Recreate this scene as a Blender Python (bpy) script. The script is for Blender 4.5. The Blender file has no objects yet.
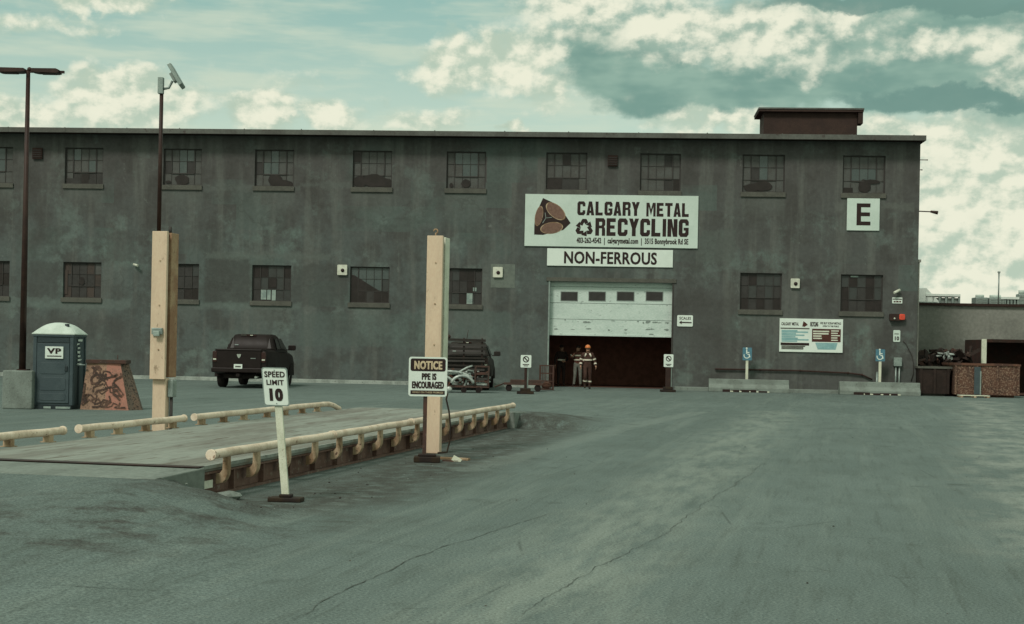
import bpy, bmesh, math, random
from math import sin, cos, pi, radians, sqrt, atan2, hypot
from mathutils import Vector, Matrix

random.seed(7)
S = bpy.context.scene
COL = S.collection

# ---------------------------------------------------------------- camera model (metres, camera at x=0,y=0)
F, CX, HY, ROLL, H = 1500.0, 512.0, 346.0, 0.020, 1.8
PHI = 0.076                                   # the warehouse front is turned this much from square on

def ray(px, py):
    u, v = px - CX, HY - py
    return u*cos(ROLL) - v*sin(ROLL), F, u*sin(ROLL) + v*cos(ROLL)
def at(px, py, z=0.0):
    x, y, dz = ray(px, py); t = (z - H)/dz
    return Vector((x*t, y*t, z))
def atY(px, py, Y):
    x, y, dz = ray(px, py); t = Y/y
    return Vector((x*t, Y, H + dz*t))
B0 = at(610, 388.5)
def wl(px, py, off=0.0):
    """photo pixel -> (s, z) on the plane `off` metres in front of the warehouse front"""
    x, y, dz = ray(px, py)
    n = (sin(PHI), cos(PHI))
    t = (B0.x*n[0] + B0.y*n[1] - off)/(x*n[0] + y*n[1])
    X, Y = x*t - B0.x, y*t - B0.y
    return X*cos(PHI) - Y*sin(PHI), H + dz*t
def wpt(s, off, z=0.0):
    """warehouse coordinates -> world; off is distance in front of the wall"""
    return Vector((B0.x + s*cos(PHI) - off*sin(PHI), B0.y - s*sin(PHI) - off*cos(PHI), z))

# ---------------------------------------------------------------- node helpers
class N:
    def __init__(s, nt): s.nt = nt
    def new(s, t, **k):
        n = s.nt.nodes.new(t)
        for a, b in k.items(): setattr(n, a, b)
        return n
    def put(s, sock, v):
        if isinstance(v, (int, float)): sock.default_value = v
        elif isinstance(v, (tuple, list)):
            sock.default_value = tuple(v) + ((1,) if len(v) == 3 and sock.type == 'RGBA' else ())
        else: s.nt.links.new(v, sock)
    def m(s, op, a, b=0.0, c=None, clamp=False):
        n = s.new('ShaderNodeMath', operation=op, use_clamp=clamp)
        s.put(n.inputs[0], a); s.put(n.inputs[1], b)
        if c is not None: s.put(n.inputs[2], c)
        return n.outputs[0]
    def ss(s, v, lo, hi):
        n = s.new('ShaderNodeMapRange', interpolation_type='SMOOTHSTEP')
        s.put(n.inputs[0], v); s.put(n.inputs[1], lo); s.put(n.inputs[2], hi)
        return n.outputs[0]
    def mix(s, f, a, b, mode='MIX'):
        n = s.new('ShaderNodeMix', data_type='RGBA', blend_type=mode)
        s.put(n.inputs[0], f); s.put(n.inputs[6], a); s.put(n.inputs[7], b)
        return n.outputs[2]
    def noise(s, vec, scale, detail=5, rough=.55, dist=0.0):
        n = s.new('ShaderNodeTexNoise')
        if vec is not None: s.put(n.inputs['Vector'], vec)
        n.inputs['Scale'].default_value = scale; n.inputs['Detail'].default_value = detail
        n.inputs['Roughness'].default_value = rough; n.inputs['Distortion'].default_value = dist
        return n.outputs[0]
    def xyz(s, v):
        n = s.new('ShaderNodeSeparateXYZ'); s.put(n.inputs[0], v); return n.outputs
    def vec(s, x, y, z=0.0):
        n = s.new('ShaderNodeCombineXYZ'); s.put(n.inputs[0], x); s.put(n.inputs[1], y); s.put(n.inputs[2], z); return n.outputs[0]
    def vscale(s, v, sc):
        n = s.new('ShaderNodeVectorMath', operation='MULTIPLY'); s.put(n.inputs[0], v); n.inputs[1].default_value = sc; return n.outputs[0]

def newmat(name):
    m = bpy.data.materials.new(name); m.use_nodes = True
    nt = m.node_tree; nt.nodes.clear()
    g = N(nt); out = g.new('ShaderNodeOutputMaterial'); b = g.new('ShaderNodeBsdfPrincipled')
    nt.links.new(b.outputs[0], out.inputs[0])
    return m, g, b

def pm(name, c1, c2=None, c3=None, scale=4.0, rough=.75, bump=.0, metal=0.0, lo=.42, hi=.62, sp=(.60, .68), stretch=(1, 1, 1), spec=.3, fine=.12):
    """painted / worn surface: c1 with patches of c2 and small specks of c3"""
    m, g, b = newmat(name)
    tc = g.new('ShaderNodeTexCoord'); oi = g.new('ShaderNodeObjectInfo')
    off = g.m('MULTIPLY', oi.outputs['Random'], 37.0)
    av = g.new('ShaderNodeVectorMath', operation='ADD')
    g.put(av.inputs[0], g.vscale(tc.outputs['Object'], stretch)); g.put(av.inputs[1], g.vec(off, off, off))
    v = av.outputs[0]
    n1 = g.noise(v, scale, 6, .6)
    col = g.mix(g.ss(n1, lo, hi), c1, c2 if c2 else tuple(x*.8 for x in c1))
    if c3: col = g.mix(g.ss(g.noise(v, scale*4.3, 6, .65), *sp), col, c3)
    nf = g.noise(v, scale*14, 4, .6)
    col = g.mix(fine, col, g.mix(g.ss(nf, .3, .7), (0, 0, 0), (1, 1, 1)), 'OVERLAY')
    g.put(b.inputs['Base Color'], col)
    g.put(b.inputs['Roughness'], g.m('ADD', rough - .08, g.m('MULTIPLY', n1, .16)))
    b.inputs['Metallic'].default_value = metal
    b.inputs['Specular IOR Level'].default_value = spec
    if bump:
        bp = g.new('ShaderNodeBump'); bp.inputs['Strength'].default_value = bump; bp.inputs['Distance'].default_value = .02
        g.put(bp.inputs['Height'], g.noise(v, scale*9, 6, .65)); g.put(b.inputs['Normal'], bp.outputs[0])
    return m

M = {}
M['cream'] = pm('cream_paint', (.67, .52, .375), (.60, .465, .335), (.34, .25, .17), scale=1.3, rough=.6, fine=.06, stretch=(2, 2, .8), sp=(.62, .68))
M['rail'] = pm('rail_paint', (.76, .64, .50), (.58, .47, .35), (.24, .14, .09), scale=2.6, rough=.6, sp=(.62, .68))
M['bracket'] = pm('bracket_paint', (.46, .35, .23), (.25, .16, .09), (.09, .05, .035), scale=3, rough=.7)
M['rust'] = pm('rust', (.13, .062, .04), (.075, .04, .03), (.24, .15, .10), scale=3, rough=.85, bump=.3)
M['rustdark'] = pm('dark_rust', (.062, .040, .032), (.09, .045, .035), (.13, .10, .08), scale=3, rough=.85, bump=.3)
M['rustcol'] = pm('rusty_flange', (.29, .165, .095), (.40, .28, .17), (.14, .07, .05), scale=2.2, rough=.8)
M['concrete'] = pm('concrete', (.21, .245, .218), (.165, .19, .168), (.11, .12, .105), scale=2.2, rough=.9, bump=.35)
M['kerbc'] = pm('kerb_concrete', (.36, .40, .36), (.24, .27, .24), (.15, .16, .14), scale=2.2, rough=.9, bump=.3)
M['white'] = pm('white_sign_face', (.74, .82, .75), (.68, .76, .69), None, scale=1.2, rough=.45, fine=.05)
M['offwhite'] = pm('aged_sign_face', (.60, .70, .63), (.55, .65, .58), None, scale=.8, rough=.5, fine=.05)
M['ink'] = pm('black_lettering', (.022, .010, .009), (.03, .014, .012), None, rough=.5)
M['black'] = pm('black_rubber', (.020, .013, .011), (.034, .022, .012), None, rough=.8)
M['darkpole'] = pm('dark_brown_metal', (.030, .014, .011), (.045, .022, .016), None, rough=.55)
M['galv'] = pm('galvanised_metal', (.30, .36, .33), (.22, .27, .25), None, rough=.45, metal=.4)
M['signback'] = pm('sign_edge', (.28, .33, .30), None, None, rough=.5, metal=.3)
M['polewhite'] = pm('white_post_paint', (.68, .70, .56), (.58, .60, .47), (.35, .33, .25), rough=.55)
M['brownlogo'] = pm('brown_print', (.20, .115, .085), (.15, .085, .062), None, scale=9, rough=.5)
M['redbrown'] = pm('maroon_print', (.09, .028, .02), None, None, rough=.5)
M['tealprint'] = pm('teal_print', (.27, .46, .46), (.22, .40, .41), None, rough=.5)
M['blue'] = pm('blue_sign', (.075, .19, .25), (.09, .21, .27), None, rough=.45)
M['bluebox'] = pm('blue_plastic', (.052, .074, .082), (.062, .086, .093), None, scale=3, rough=.5)
M['bluedark'] = pm('dark_blue_plastic', (.028, .040, .044), None, None, rough=.5)
M['roofwhite'] = pm('translucent_white_plastic', (.62, .70, .63), (.54, .62, .55), None, rough=.45)
M['truck'] = pm('black_car_paint', (.011, .006, .005), (.014, .008, .007), None, rough=.5, spec=.25)
M['truck2'] = pm('dark_green_car_paint', (.020, .017, .014), (.028, .022, .018), None, rough=.5, spec=.3)
M['glassdark'] = pm('dark_car_glass', (.018, .013, .012), None, None, rough=.25, spec=.4)
M['tyre'] = pm('tyre', (.014, .010, .009), (.022, .016, .014), None, rough=.9)
M['chrome'] = pm('chrome', (.55, .58, .53), (.40, .43, .39), None, rough=.25, metal=.8)
M['alu'] = pm('scrap_aluminium', (.46, .51, .47), (.26, .30, .28), (.14, .12, .10), scale=5, rough=.4, metal=.25)
M['tail'] = pm('tail_lamp_lens', (.035, .010, .008), None, None, rough=.2, spec=.5)
M['lampred'] = pm('red_lamp_lens', (.75, .09, .05), None, None, rough=.3)
M['door'] = pm('door_enamel', (.58, .68, .62), (.52, .62, .565), (.36, .43, .39), scale=.9, rough=.5, stretch=(1, 1, 2))
M['inside'] = pm('dark_interior', (.26, .12, .09), (.20, .095, .07), None, rough=.95)
M['sill'] = pm('sill_concrete', (.105, .105, .088), (.085, .085, .072), (.14, .145, .125), scale=2, rough=.9)
M['fascia'] = pm('fascia_metal', (.115, .120, .106), (.085, .085, .075), (.06, .045, .04), scale=.7, rough=.7, stretch=(1, 1, 1))
M['soffit'] = pm('soffit_boards', (.045, .025, .02), None, None, rough=.9)
M['frame'] = pm('window_steel', (.046, .042, .038), (.055, .050, .046), None, rough=.7)
M['pane_grey'] = pm('dusty_pane', (.088, .092, .085), (.076, .075, .068), (.11, .116, .106), scale=2.5, rough=.55)
M['pane_teal'] = pm('clear_pane', (.066, .086, .082), (.078, .098, .092), None, scale=2, rough=.25, spec=.5)
M['pane_brown'] = pm('boarded_pane', (.046, .044, .041), (.038, .036, .033), None, scale=2.5, rough=.7)
M['pane_dark'] = pm('dark_pane', (.023, .018, .016), (.030, .023, .021), None, scale=2.5, rough=.4)
M['pane_deep'] = pm('deep_grey_pane', (.048, .052, .049), (.040, .041, .038), None, scale=2.5, rough=.35, spec=.4)
M['pane_light'] = pm('pale_pane', (.30, .37, .33), (.20, .26, .24), None, scale=3, rough=.4)
M['pane_rust'] = pm('rust_streaked_pane', (.066, .050, .042), (.05, .042, .036), None, scale=2.5, rough=.7)
M['penthouse'] = pm('brown_cladding', (.050, .030, .024), (.040, .025, .021), None, scale=1.2, rough=.85)
M['skin'] = pm('skin', (.38, .21, .14), None, None, rough=.55, fine=.03)
M['hivis'] = pm('orange_hard_hat', (.72, .24, .08), None, None, rough=.4, fine=.03)
M['band'] = pm('reflective_tape', (.72, .66, .54), None, None, rough=.35, fine=.03)
M['clothbrown'] = pm('dark_brown_work_cloth', (.050, .024, .018), (.07, .035, .026), None, scale=9, rough=.9)
M['clothred'] = pm('rust_red_work_cloth', (.11, .04, .028), (.08, .03, .022), None, scale=9, rough=.9)
M['clothgrey'] = pm('grey_trouser_cloth', (.17, .17, .145), (.13, .13, .11), None, scale=9, rough=.9)
M['clothblack'] = pm('black_work_cloth', (.018, .010, .008), (.024, .014, .011), None, scale=9, rough=.9)
M['graf1'] = pm('graffiti_orange', (.36, .225, .155), (.27, .17, .12), (.12, .085, .065), scale=5, sp=(.54, .64), rough=.8)
M['graf2'] = pm('graffiti_pink', (.44, .20, .15), (.36, .18, .135), (.2, .14, .11), scale=5, sp=(.56, .66), rough=.8)
M['graf3'] = pm('graffiti_brown', (.15, .115, .09), (.20, .13, .095), (.04, .033, .028), scale=5, sp=(.5, .6), rough=.8)
M['lowwall'] = pm('grey_render', (.24, .245, .215), (.185, .19, .167), (.26, .27, .24), scale=.5, rough=.95, bump=.2)
M['soot'] = pm('dark_scrap', (.024, .016, .013), (.034, .022, .018), (.06, .048, .04), scale=4, rough=.9)
M['binrust'] = pm('flaking_rusty_paint', (.115, .058, .040), (.075, .042, .032), (.25, .17, .12), scale=3.5, sp=(.48, .62), rough=.9, bump=.3)
M['whiteroof'] = pm('pale_roof_metal', (.60, .70, .63), (.50, .59, .53), None, scale=.8, rough=.5)
M['stucco_patch'] = pm('pale_board', (.155, .18, .155), (.13, .15, .13), None, rough=.85)
M['lampcream'] = pm('cream_lamp_housing', (.68, .70, .58), None, None, rough=.5)
M['deck'] = pm('worn_deck', (.26, .282, .245), (.185, .185, .157), (.13, .112, .09), scale=.9, rough=.85, stretch=(.22, 1.8, 1), sp=(.55, .66), bump=.2)
M['slab'] = pm('worn_slab', (.205, .235, .207), (.165, .19, .167), (.115, .13, .113), scale=1.1, rough=.9, bump=.2, stretch=(.5, 1.4, 1))
M['girder'] = pm('red_brown_primer', (.165, .10, .078), (.12, .07, .055), (.22, .18, .145), scale=2.6, rough=.85, sp=(.56, .66))
M['graf_ink'] = pm('faded_spray_paint', (.060, .040, .033), (.12, .07, .052), (.25, .14, .10), scale=4, rough=.85, sp=(.55, .66))
M['gold'] = pm('cream_lettering', (.62, .50, .33), None, None, rough=.5)

# ---------------------------------------------------------------- mesh helpers
class MB:
    def __init__(s): s.bm = bmesh.new(); s.mats = []; s.cur = 0
    def use(s, m):
        m = M[m] if isinstance(m, str) else m
        if m not in s.mats: s.mats.append(m)
        s.cur = s.mats.index(m); return s
    def face(s, pts, smooth=False):
        vs = [s.bm.verts.new(p) for p in pts]
        f = s.bm.faces.new(vs); f.material_index = s.cur; f.smooth = smooth; return f
    def box(s, x0, x1, y0, y1, z0, z1, mat=None, mtx=None):
        if mat: s.use(mat)
        c = [(x, y, z) for x in (x0, x1) for y in (y0, y1) for z in (z0, z1)]
        if mtx is not None: c = [mtx @ Vector(p) for p in c]
        v = [s.bm.verts.new(p) for p in c]
        for q in ((0, 1, 3, 2), (4, 6, 7, 5), (0, 4, 5, 1), (2, 3, 7, 6), (0, 2, 6, 4), (1, 5, 7, 3)):
            s.bm.faces.new([v[i] for i in q]).material_index = s.cur
        return s
    def prism(s, poly, a, b, mat=None, axis='x', mtx=None, smooth=False):
        """poly of 2-D points extruded from a to b along axis; remaining axes in order (xyz)"""
        if mat: s.use(mat)
        def P(p, w):
            q = {'x': (w, p[0], p[1]), 'y': (p[0], w, p[1]), 'z': (p[0], p[1], w)}[axis]
            return mtx @ Vector(q) if mtx is not None else Vector(q)
        A = [s.bm.verts.new(P(p, a)) for p in poly]; B = [s.bm.verts.new(P(p, b)) for p in poly]
        n = len(poly)
        fs = [s.bm.faces.new(A), s.bm.faces.new(B[::-1])]
        for i in range(n):
            f = s.bm.faces.new((A[i], B[i], B[(i+1) % n], A[(i+1) % n])); f.smooth = smooth; fs.append(f)
        for f in fs: f.material_index = s.cur
        return s
    def tube(s, path, r, mat=None, seg=12, caps=True, smooth=True):
        if mat: s.use(mat)
        path = [Vector(p) for p in path]; rings = []
        for i, p in enumerate(path):
            d = (path[min(i+1, len(path)-1)] - path[max(i-1, 0)]).normalized()
            a = d.orthogonal().normalized() if i == 0 else (pa - d*pa.dot(d)).normalized()
            pa = a; b = d.cross(a); rr = r[i] if isinstance(r, (list, tuple)) else r
            rings.append([s.bm.verts.new(p + (a*cos(2*pi*k/seg) + b*sin(2*pi*k/seg))*rr) for k in range(seg)])
        for R0, R1 in zip(rings, rings[1:]):
            for k in range(seg):
                f = s.bm.faces.new((R0[k], R0[(k+1) % seg], R1[(k+1) % seg], R1[k])); f.smooth = smooth; f.material_index = s.cur
        if caps:
            s.bm.faces.new(rings[0][::-1]).material_index = s.cur; s.bm.faces.new(rings[-1]).material_index = s.cur
        return s
    def ball(s, c, r, mat=None, seg=14, scale=(1, 1, 1), zmin=None):
        if mat: s.use(mat)
        t = bmesh.ops.create_uvsphere(s.bm, u_segments=seg, v_segments=max(6, seg//2), radius=r)
        for v in t['verts']:
            v.co = Vector((v.co.x*scale[0], v.co.y*scale[1], v.co.z*scale[2])) + Vector(c)
            if zmin is not None and v.co.z < zmin: v.co.z = zmin
        for f in {f for v in t['verts'] for f in v.link_faces}: f.smooth = True; f.material_index = s.cur
        return s
    def build(s, name, parent=None, loc=(0, 0, 0), rotz=0.0, bevel=0.0, fix=True, seg=2):
        if fix: bmesh.ops.recalc_face_normals(s.bm, faces=s.bm.faces)
        me = bpy.data.meshes.new(name); s.bm.to_mesh(me); s.bm.free()
        for m in s.mats: me.materials.append(m)
        o = bpy.data.objects.new(name, me); COL.objects.link(o)
        o.location = loc; o.rotation_euler = (0, 0, rotz)
        if parent: o.parent = parent
        if bevel:
            b = o.modifiers.new('bevel', 'BEVEL'); b.width = bevel; b.segments = seg; b.limit_method = 'ANGLE'
        return o

def tag(o, label=None, cat=None, group=None, kind=None):
    if label: o['label'] = label
    if cat: o['category'] = cat
    if group: o['group'] = group
    if kind: o['kind'] = kind
    return o
def thing(name, label, cat, loc=(0, 0, 0), rotz=0.0, group=None):
    o = bpy.data.objects.new(name, None); COL.objects.link(o); o.empty_display_size = .2
    o.location = loc; o.rotation_euler = (0, 0, rotz)
    return tag(o, label, cat, group)
def dup(root, loc, rotz, label, group=None):
    r = root.copy(); COL.objects.link(r); r.location = loc; r.rotation_euler = (0, 0, rotz); tag(r, label, None, group)
    for ch in list(root.children):
        c = ch.copy(); COL.objects.link(c); c.parent = r
        for g_ in list(ch.children):
            d = g_.copy(); COL.objects.link(d); d.parent = c
    return r
def bez(p0, p1, p2, n=8):
    return [(1-t)**2*Vector(p0) + 2*t*(1-t)*Vector(p1) + t*t*Vector(p2) for t in [i/n for i in range(n+1)]]

def text_into(mb, body, x0, x1, z0, z1, y, mat, bold=.03, plane=None):
    """lettering in the XZ plane facing -Y, stretched to the box; heavy strokes by stacking shifted copies"""
    cu = bpy.data.curves.new('t', 'FONT'); cu.body = body; cu.offset = min(bold, .02); cu.resolution_u = 3; cu.space_character = 1.04 + max(0, bold - .02)*2.2
    o = bpy.data.objects.new('t', cu); COL.objects.link(o)
    dg = bpy.context.evaluated_depsgraph_get(); dg.update()
    me = bpy.data.meshes.new_from_object(o.evaluated_get(dg))
    xs = [v.co.x for v in me.vertices]; ys = [v.co.y for v in me.vertices]
    ax, bx, ay, by = min(xs), max(xs), min(ys), max(ys)
    mb.use(mat); e = max(0.0, bold - .02); sc = (z1 - z0)/.72
    sh = [(0, 0)] + ([(a*e*sc, b*e*sc*.55) for a in (-1, -.5, .5, 1) for b in (-1, 1)] if e > 0 else [])
    px, pz = e*sc, e*sc*.55
    for k, (dx, dz) in enumerate(sh):
        vs = []
        for v in me.vertices:
            p = Vector((x0 + px + (v.co.x-ax)/(bx-ax)*(x1-x0-2*px) + dx, y - .0003*k, z0 + pz + (v.co.y-ay)/(by-ay)*(z1-z0-2*pz) + dz))
            vs.append(mb.bm.verts.new(plane @ p if plane is not None else p))
        for f in me.polygons:
            try: mb.bm.faces.new([vs[i] for i in f.vertices]).material_index = mb.cur
            except ValueError: pass
    bpy.data.objects.remove(o); bpy.data.curves.remove(cu); bpy.data.meshes.remove(me)

def block_text(mb, body, x0, x1, z0, z1, y, mat):
    """heavy poster capitals made of slabs, stretched to the box"""
    t, h = .385, .215
    ring = [(.5, 1), (.18, 1), (0, .86), (0, .14), (.18, 0), (.5, 0)]; inn = [(.5, 1-h), (.40, 1-h), (t, 1-h-.05), (t, h+.05), (.40, h), (.5, h)]
    left = [[ring[i], ring[i+1], inn[i+1], inn[i]] for i in range(5)]; mir = lambda q: [[(1-x, z) for x, z in p] for p in q]
    bx = lambda a, b, c, d: [(a, c), (b, c), (b, d), (a, d)]
    G = {'E': [bx(0, t, 0, 1), bx(t, .92, 0, h), bx(t, .92, 1-h, 1), bx(t, .82, .41, .6)], 'L': [bx(0, t, 0, 1), bx(t, .92, 0, h)], 'T': [bx(.5-t/2, .5+t/2, 0, 1-h), bx(0, 1, 1-h, 1)],
         'I': [bx(0, 1, 0, 1)], 'N': [bx(0, t, 0, 1), bx(1-t, 1, 0, 1), [(t*.6, 1), (t+.05, 1), (1-t*.6, 0), (1-t-.05, 0)]], 'M': [bx(0, .25, 0, 1), bx(.75, 1, 0, 1), [(.15, 1), (.32, 1), (.5, .52), (.5, .08)], [(.85, 1), (.68, 1), (.5, .52), (.5, .08)]],
         'A': [[(0, 0), (t, 0), (.56, 1), (.30, 1)], [(1, 0), (1-t, 0), (.44, 1), (.70, 1)], bx(.25, .75, .17, .34)], 'Y': [bx(.5-t/2, .5+t/2, 0, .48), [(0, 1), (t, 1), (.5+t/2, .44), (.5-t/2, .44)], [(1, 1), (1-t, 1), (.5-t/2, .44), (.5+t/2, .44)]],
         'R': [bx(0, t, 0, 1), bx(t, .6, 1-h, 1), bx(t, .6, .42, .58), [(.6, 1), (.82, 1), (1, .88), (1, .62), (.88, .51), (.80, .42), (.6, .42), (.6, .58), (.67, .62), (.67, .77), (.6, .8)], [(.67, .5), (.95, .48), (1, .3), (1, 0), (.67, 0), (.67, .34)]],
         'C': left + [[(.5, 1), (.82, 1), (1, .86), (1, .64), (.67, .64), (.67, 1-h-.05), (.60, 1-h), (.5, 1-h)], [(.5, 0), (.82, 0), (1, .14), (1, .36), (.67, .36), (.67, h+.05), (.60, h), (.5, h)]]}
    G['G'] = G['C'][:-1] + [[(.5, 0), (.82, 0), (1, .14), (1, .52), (.67, .52), (.67, h+.05), (.60, h), (.5, h)], bx(.5, .67, .36, .52)]
    W = {'I': .36, 'M': 1.25}; gap = .13; tot = sum(W.get(c_, 1) for c_ in body) + gap*(len(body)-1); u = (x1-x0)/tot; x = x0; k = 0
    mb.use(mat)
    for c_ in body:
        for P in G[c_]:
            mb.face([(x + a*W.get(c_, 1)*u, y - .0003*(k % 7), z0 + b*(z1-z0)) for a, b in P]); k += 1
        x += (W.get(c_, 1) + gap)*u

def rrect(x0, x1, z0, z1, r, n=4):
    P = []
    for cx, cz, a in ((x1-r, z1-r, 0), (x0+r, z1-r, 90), (x0+r, z0+r, 180), (x1-r, z0+r, 270)):
        for k in range(n+1):
            t = radians(a + 90*k/n); P.append((cx + r*cos(t), cz + r*sin(t)))
    return P

# ---------------------------------------------------------------- weighbridge frame
A = at(211, 455, .50); Bf = at(513, 405.5, .50)
AX = Vector((Bf.x - A.x, Bf.y - A.y)); L = AX.length; AX.normalize(); AY = Vector((-AX.y, AX.x))
A = A + Vector((AY.x, AY.y, 0))*.075
ROT = atan2(AX.y, AX.x); WID = 3.5
def sc_local(p): d = Vector((p.x - A.x, p.y - A.y)); return d.dot(AX), d.dot(AY)
def sc_world(t, w, z=0.0): return Vector((A.x + AX.x*t + AY.x*w, A.y + AX.y*t + AY.y*w, z))
def sm(x): x = max(0.0, min(1.0, x)); return x*x*(3-2*x)
def ground_z(x, y):
    t, w = sc_local(Vector((x, y)))
    side = max(0.0, -w - .05, w - WID)
    z = 0.0
    if t < .02:                                                  # approach ramp
        along = max(0.0, -1.3 - t)
        z = .328*sm(1 - along/7.0)*sm(1 - side/(.25 + .75*min(2.0, max(0.0, -t)) + .30*along))
        if t > -1.3 and side > 0: z = .328*max(0.0, min(1.0, (-.12 - t)/1.18))*sm(1 - side/(.55 + .9*max(0.0, -t)))
    elif t > L + .3:
        along = max(0.0, t - L - 1.3)
        z = .30*sm(1 - along/6.0)*sm(1 - side/2.6)
    return z

# ---------------------------------------------------------------- ground
def axis(lo, hi, step, far):
    a = [lo + i*step for i in range(int((hi-lo)/step)+1)]
    d, v = step, a[-1]
    while v < far: d *= 1.5; v += d; a.append(v)
    d, v = step, a[0]; pre = []
    while v > -far: d *= 1.5; v -= d; pre.append(v)
    return pre[::-1] + a
def ground():
    xs, ys = axis(-16, 16, .3, 2500), axis(3, 46, .3, 2500)
    bm = bmesh.new()
    V = [[bm.verts.new((x, y, ground_z(x, y))) for x in xs] for y in ys]
    for j in range(len(ys)-1):
        for i in range(len(xs)-1):
            f = bm.faces.new((V[j][i], V[j][i+1], V[j+1][i+1], V[j+1][i])); f.smooth = True
    me = bpy.data.meshes.new('ground'); bm.to_mesh(me); bm.free()
    o = bpy.data.objects.new('ground', me); COL.objects.link(o); o['kind'] = 'structure'
    m, g, b = newmat('dusty_asphalt')
    tc = g.new('ShaderNodeTexCoord'); P = tc.outputs['Object']; X, Y, Z = g.xyz(P)
    warp = g.noise(P, .35, 4, .6); warp2 = g.noise(P, 1.6, 5, .65)
    wn = g.m('ADD', g.m('MULTIPLY', g.m('SUBTRACT', warp, .5), 2.2), g.m('MULTIPLY', g.m('SUBTRACT', warp2, .5), 1.3))
    def seg(p, q):                                       # distance to a segment on the ground
        d = (q.x-p.x, q.y-p.y); l2 = d[0]**2 + d[1]**2
        rx, ry = g.m('SUBTRACT', X, p.x), g.m('SUBTRACT', Y, p.y)
        t = g.m('DIVIDE', g.m('ADD', g.m('MULTIPLY', rx, d[0]), g.m('MULTIPLY', ry, d[1])), l2, clamp=True)
        ex, ey = g.m('SUBTRACT', rx, g.m('MULTIPLY', t, d[0])), g.m('SUBTRACT', ry, g.m('MULTIPLY', t, d[1]))
        return g.m('SQRT', g.m('ADD', g.m('MULTIPLY', ex, ex), g.m('MULTIPLY', ey, ey)))
    def line(pts, w0, w1, k=1.0):
        D = None
        for p, q in zip(pts, pts[1:]):
            s_ = seg(at(*p), at(*q)); D = s_ if D is None else g.m('MINIMUM', D, s_)
        return g.m('SUBTRACT', 1.0, g.ss(g.m('ADD', D, g.m('MULTIPLY', wn, k)), w0, w1))
    T_ = g.m('ADD', g.m('MULTIPLY', X, AX.x), g.m('MULTIPLY', Y, AX.y)); Wd = g.m('ADD', g.m('MULTIPLY', X, AY.x), g.m('MULTIPLY', Y, AY.y))
    Q = g.vec(Wd, T_, 0)                                   # across / along the traffic lane
    big = g.noise(g.vscale(Q, (1, .4, 1)), .22, 5, .6)
    mid = g.noise(g.vscale(Q, (1, .45, 1)), 1.5, 7, .7)
    col = g.mix(g.ss(big, .36, .64), (.122, .157, .145), (.148, .188, .174))
    col = g.mix(g.m('MULTIPLY', g.ss(mid, .40, .68), .5), col, (.100, .126, .112))
    streak = g.noise(g.vscale(Q, (2.6, .10, 1)), .9, 6, .65)
    col = g.mix(g.m('MULTIPLY', g.ss(streak, .48, .70), .42), col, (.195, .236, .211))
    fs = g.noise(g.vscale(Q, (9, .5, 1)), 1.0, 5, .65)
    col = g.mix(g.m('MULTIPLY', g.ss(fs, .50, .70), .42), col, (.078, .094, .082))
    scuff = g.m('MULTIPLY', g.ss(g.noise(P, 5.5, 6, .72), .56, .70), g.ss(big, .35, .6))
    col = g.mix(g.m('MULTIPLY', scuff, .6), col, (.19, .222, .197))
    dust = line([(490, 640), (600, 545), (690, 478), (775, 412)], .10, 1.25, .4)
    dust = g.m('MULTIPLY', dust, g.ss(g.noise(g.vscale(Q, (1.6, .3, 1)), 1.6, 8, .72), .36, .62))
    col = g.mix(g.m('MULTIPLY', dust, .75), col, (.235, .272, .238))
    d2 = g.m('MULTIPLY', line([(985, 402), (1030, 470), (1120, 560)], .3, 1.6, .5), g.ss(mid, .40, .62))
    col = g.mix(g.m('MULTIPLY', d2, .8), col, (.27, .30, .265))
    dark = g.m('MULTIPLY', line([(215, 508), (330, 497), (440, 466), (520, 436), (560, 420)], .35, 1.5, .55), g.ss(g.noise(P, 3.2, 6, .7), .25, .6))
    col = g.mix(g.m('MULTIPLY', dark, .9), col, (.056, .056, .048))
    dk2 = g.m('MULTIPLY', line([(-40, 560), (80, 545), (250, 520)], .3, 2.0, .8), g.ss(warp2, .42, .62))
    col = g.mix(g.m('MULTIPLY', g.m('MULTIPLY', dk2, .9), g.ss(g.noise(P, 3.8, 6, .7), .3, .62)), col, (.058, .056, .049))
    edge = line([(470, 470), (560, 445), (640, 424), (700, 412)], .10, .40, .25)
    col = g.mix(g.m('MULTIPLY', edge, .38), col, (.21, .25, .225))
    vo = g.new('ShaderNodeTexVoronoi', feature='DISTANCE_TO_EDGE'); vo.inputs['Scale'].default_value = .55
    wv = g.new('ShaderNodeVectorMath', operation='ADD'); g.put(wv.inputs[0], P); nv = g.new('ShaderNodeTexNoise'); nv.inputs['Scale'].default_value = 1.5; nv.inputs['Detail'].default_value = 5
    g.put(wv.inputs[1], g.vscale(nv.outputs[1], (1.1, 1.1, 0))); g.put(vo.inputs['Vector'], wv.outputs[0])
    crack = g.m('MULTIPLY', g.m('SUBTRACT', 1.0, g.ss(vo.outputs[0], .0, .012)), g.ss(warp, .52, .60))
    col = g.mix(g.m('MULTIPLY', crack, .45), col, (.045, .05, .043))
    st = g.m('MULTIPLY', g.ss(g.noise(P, .9, 3, .5), .64, .70), g.ss(warp2, .4, .6))
    col = g.mix(g.m('MULTIPLY', st, .5), col, (.055, .066, .057))
    grit = g.noise(P, 42, 5, .8)
    col = g.mix(.55, col, g.mix(g.ss(grit, .3, .7), (.05, .05, .05), (.95, .95, .95)), 'OVERLAY')
    peb = g.new('ShaderNodeTexVoronoi'); peb.inputs['Scale'].default_value = 9; g.put(peb.inputs['Vector'], P)
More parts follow.
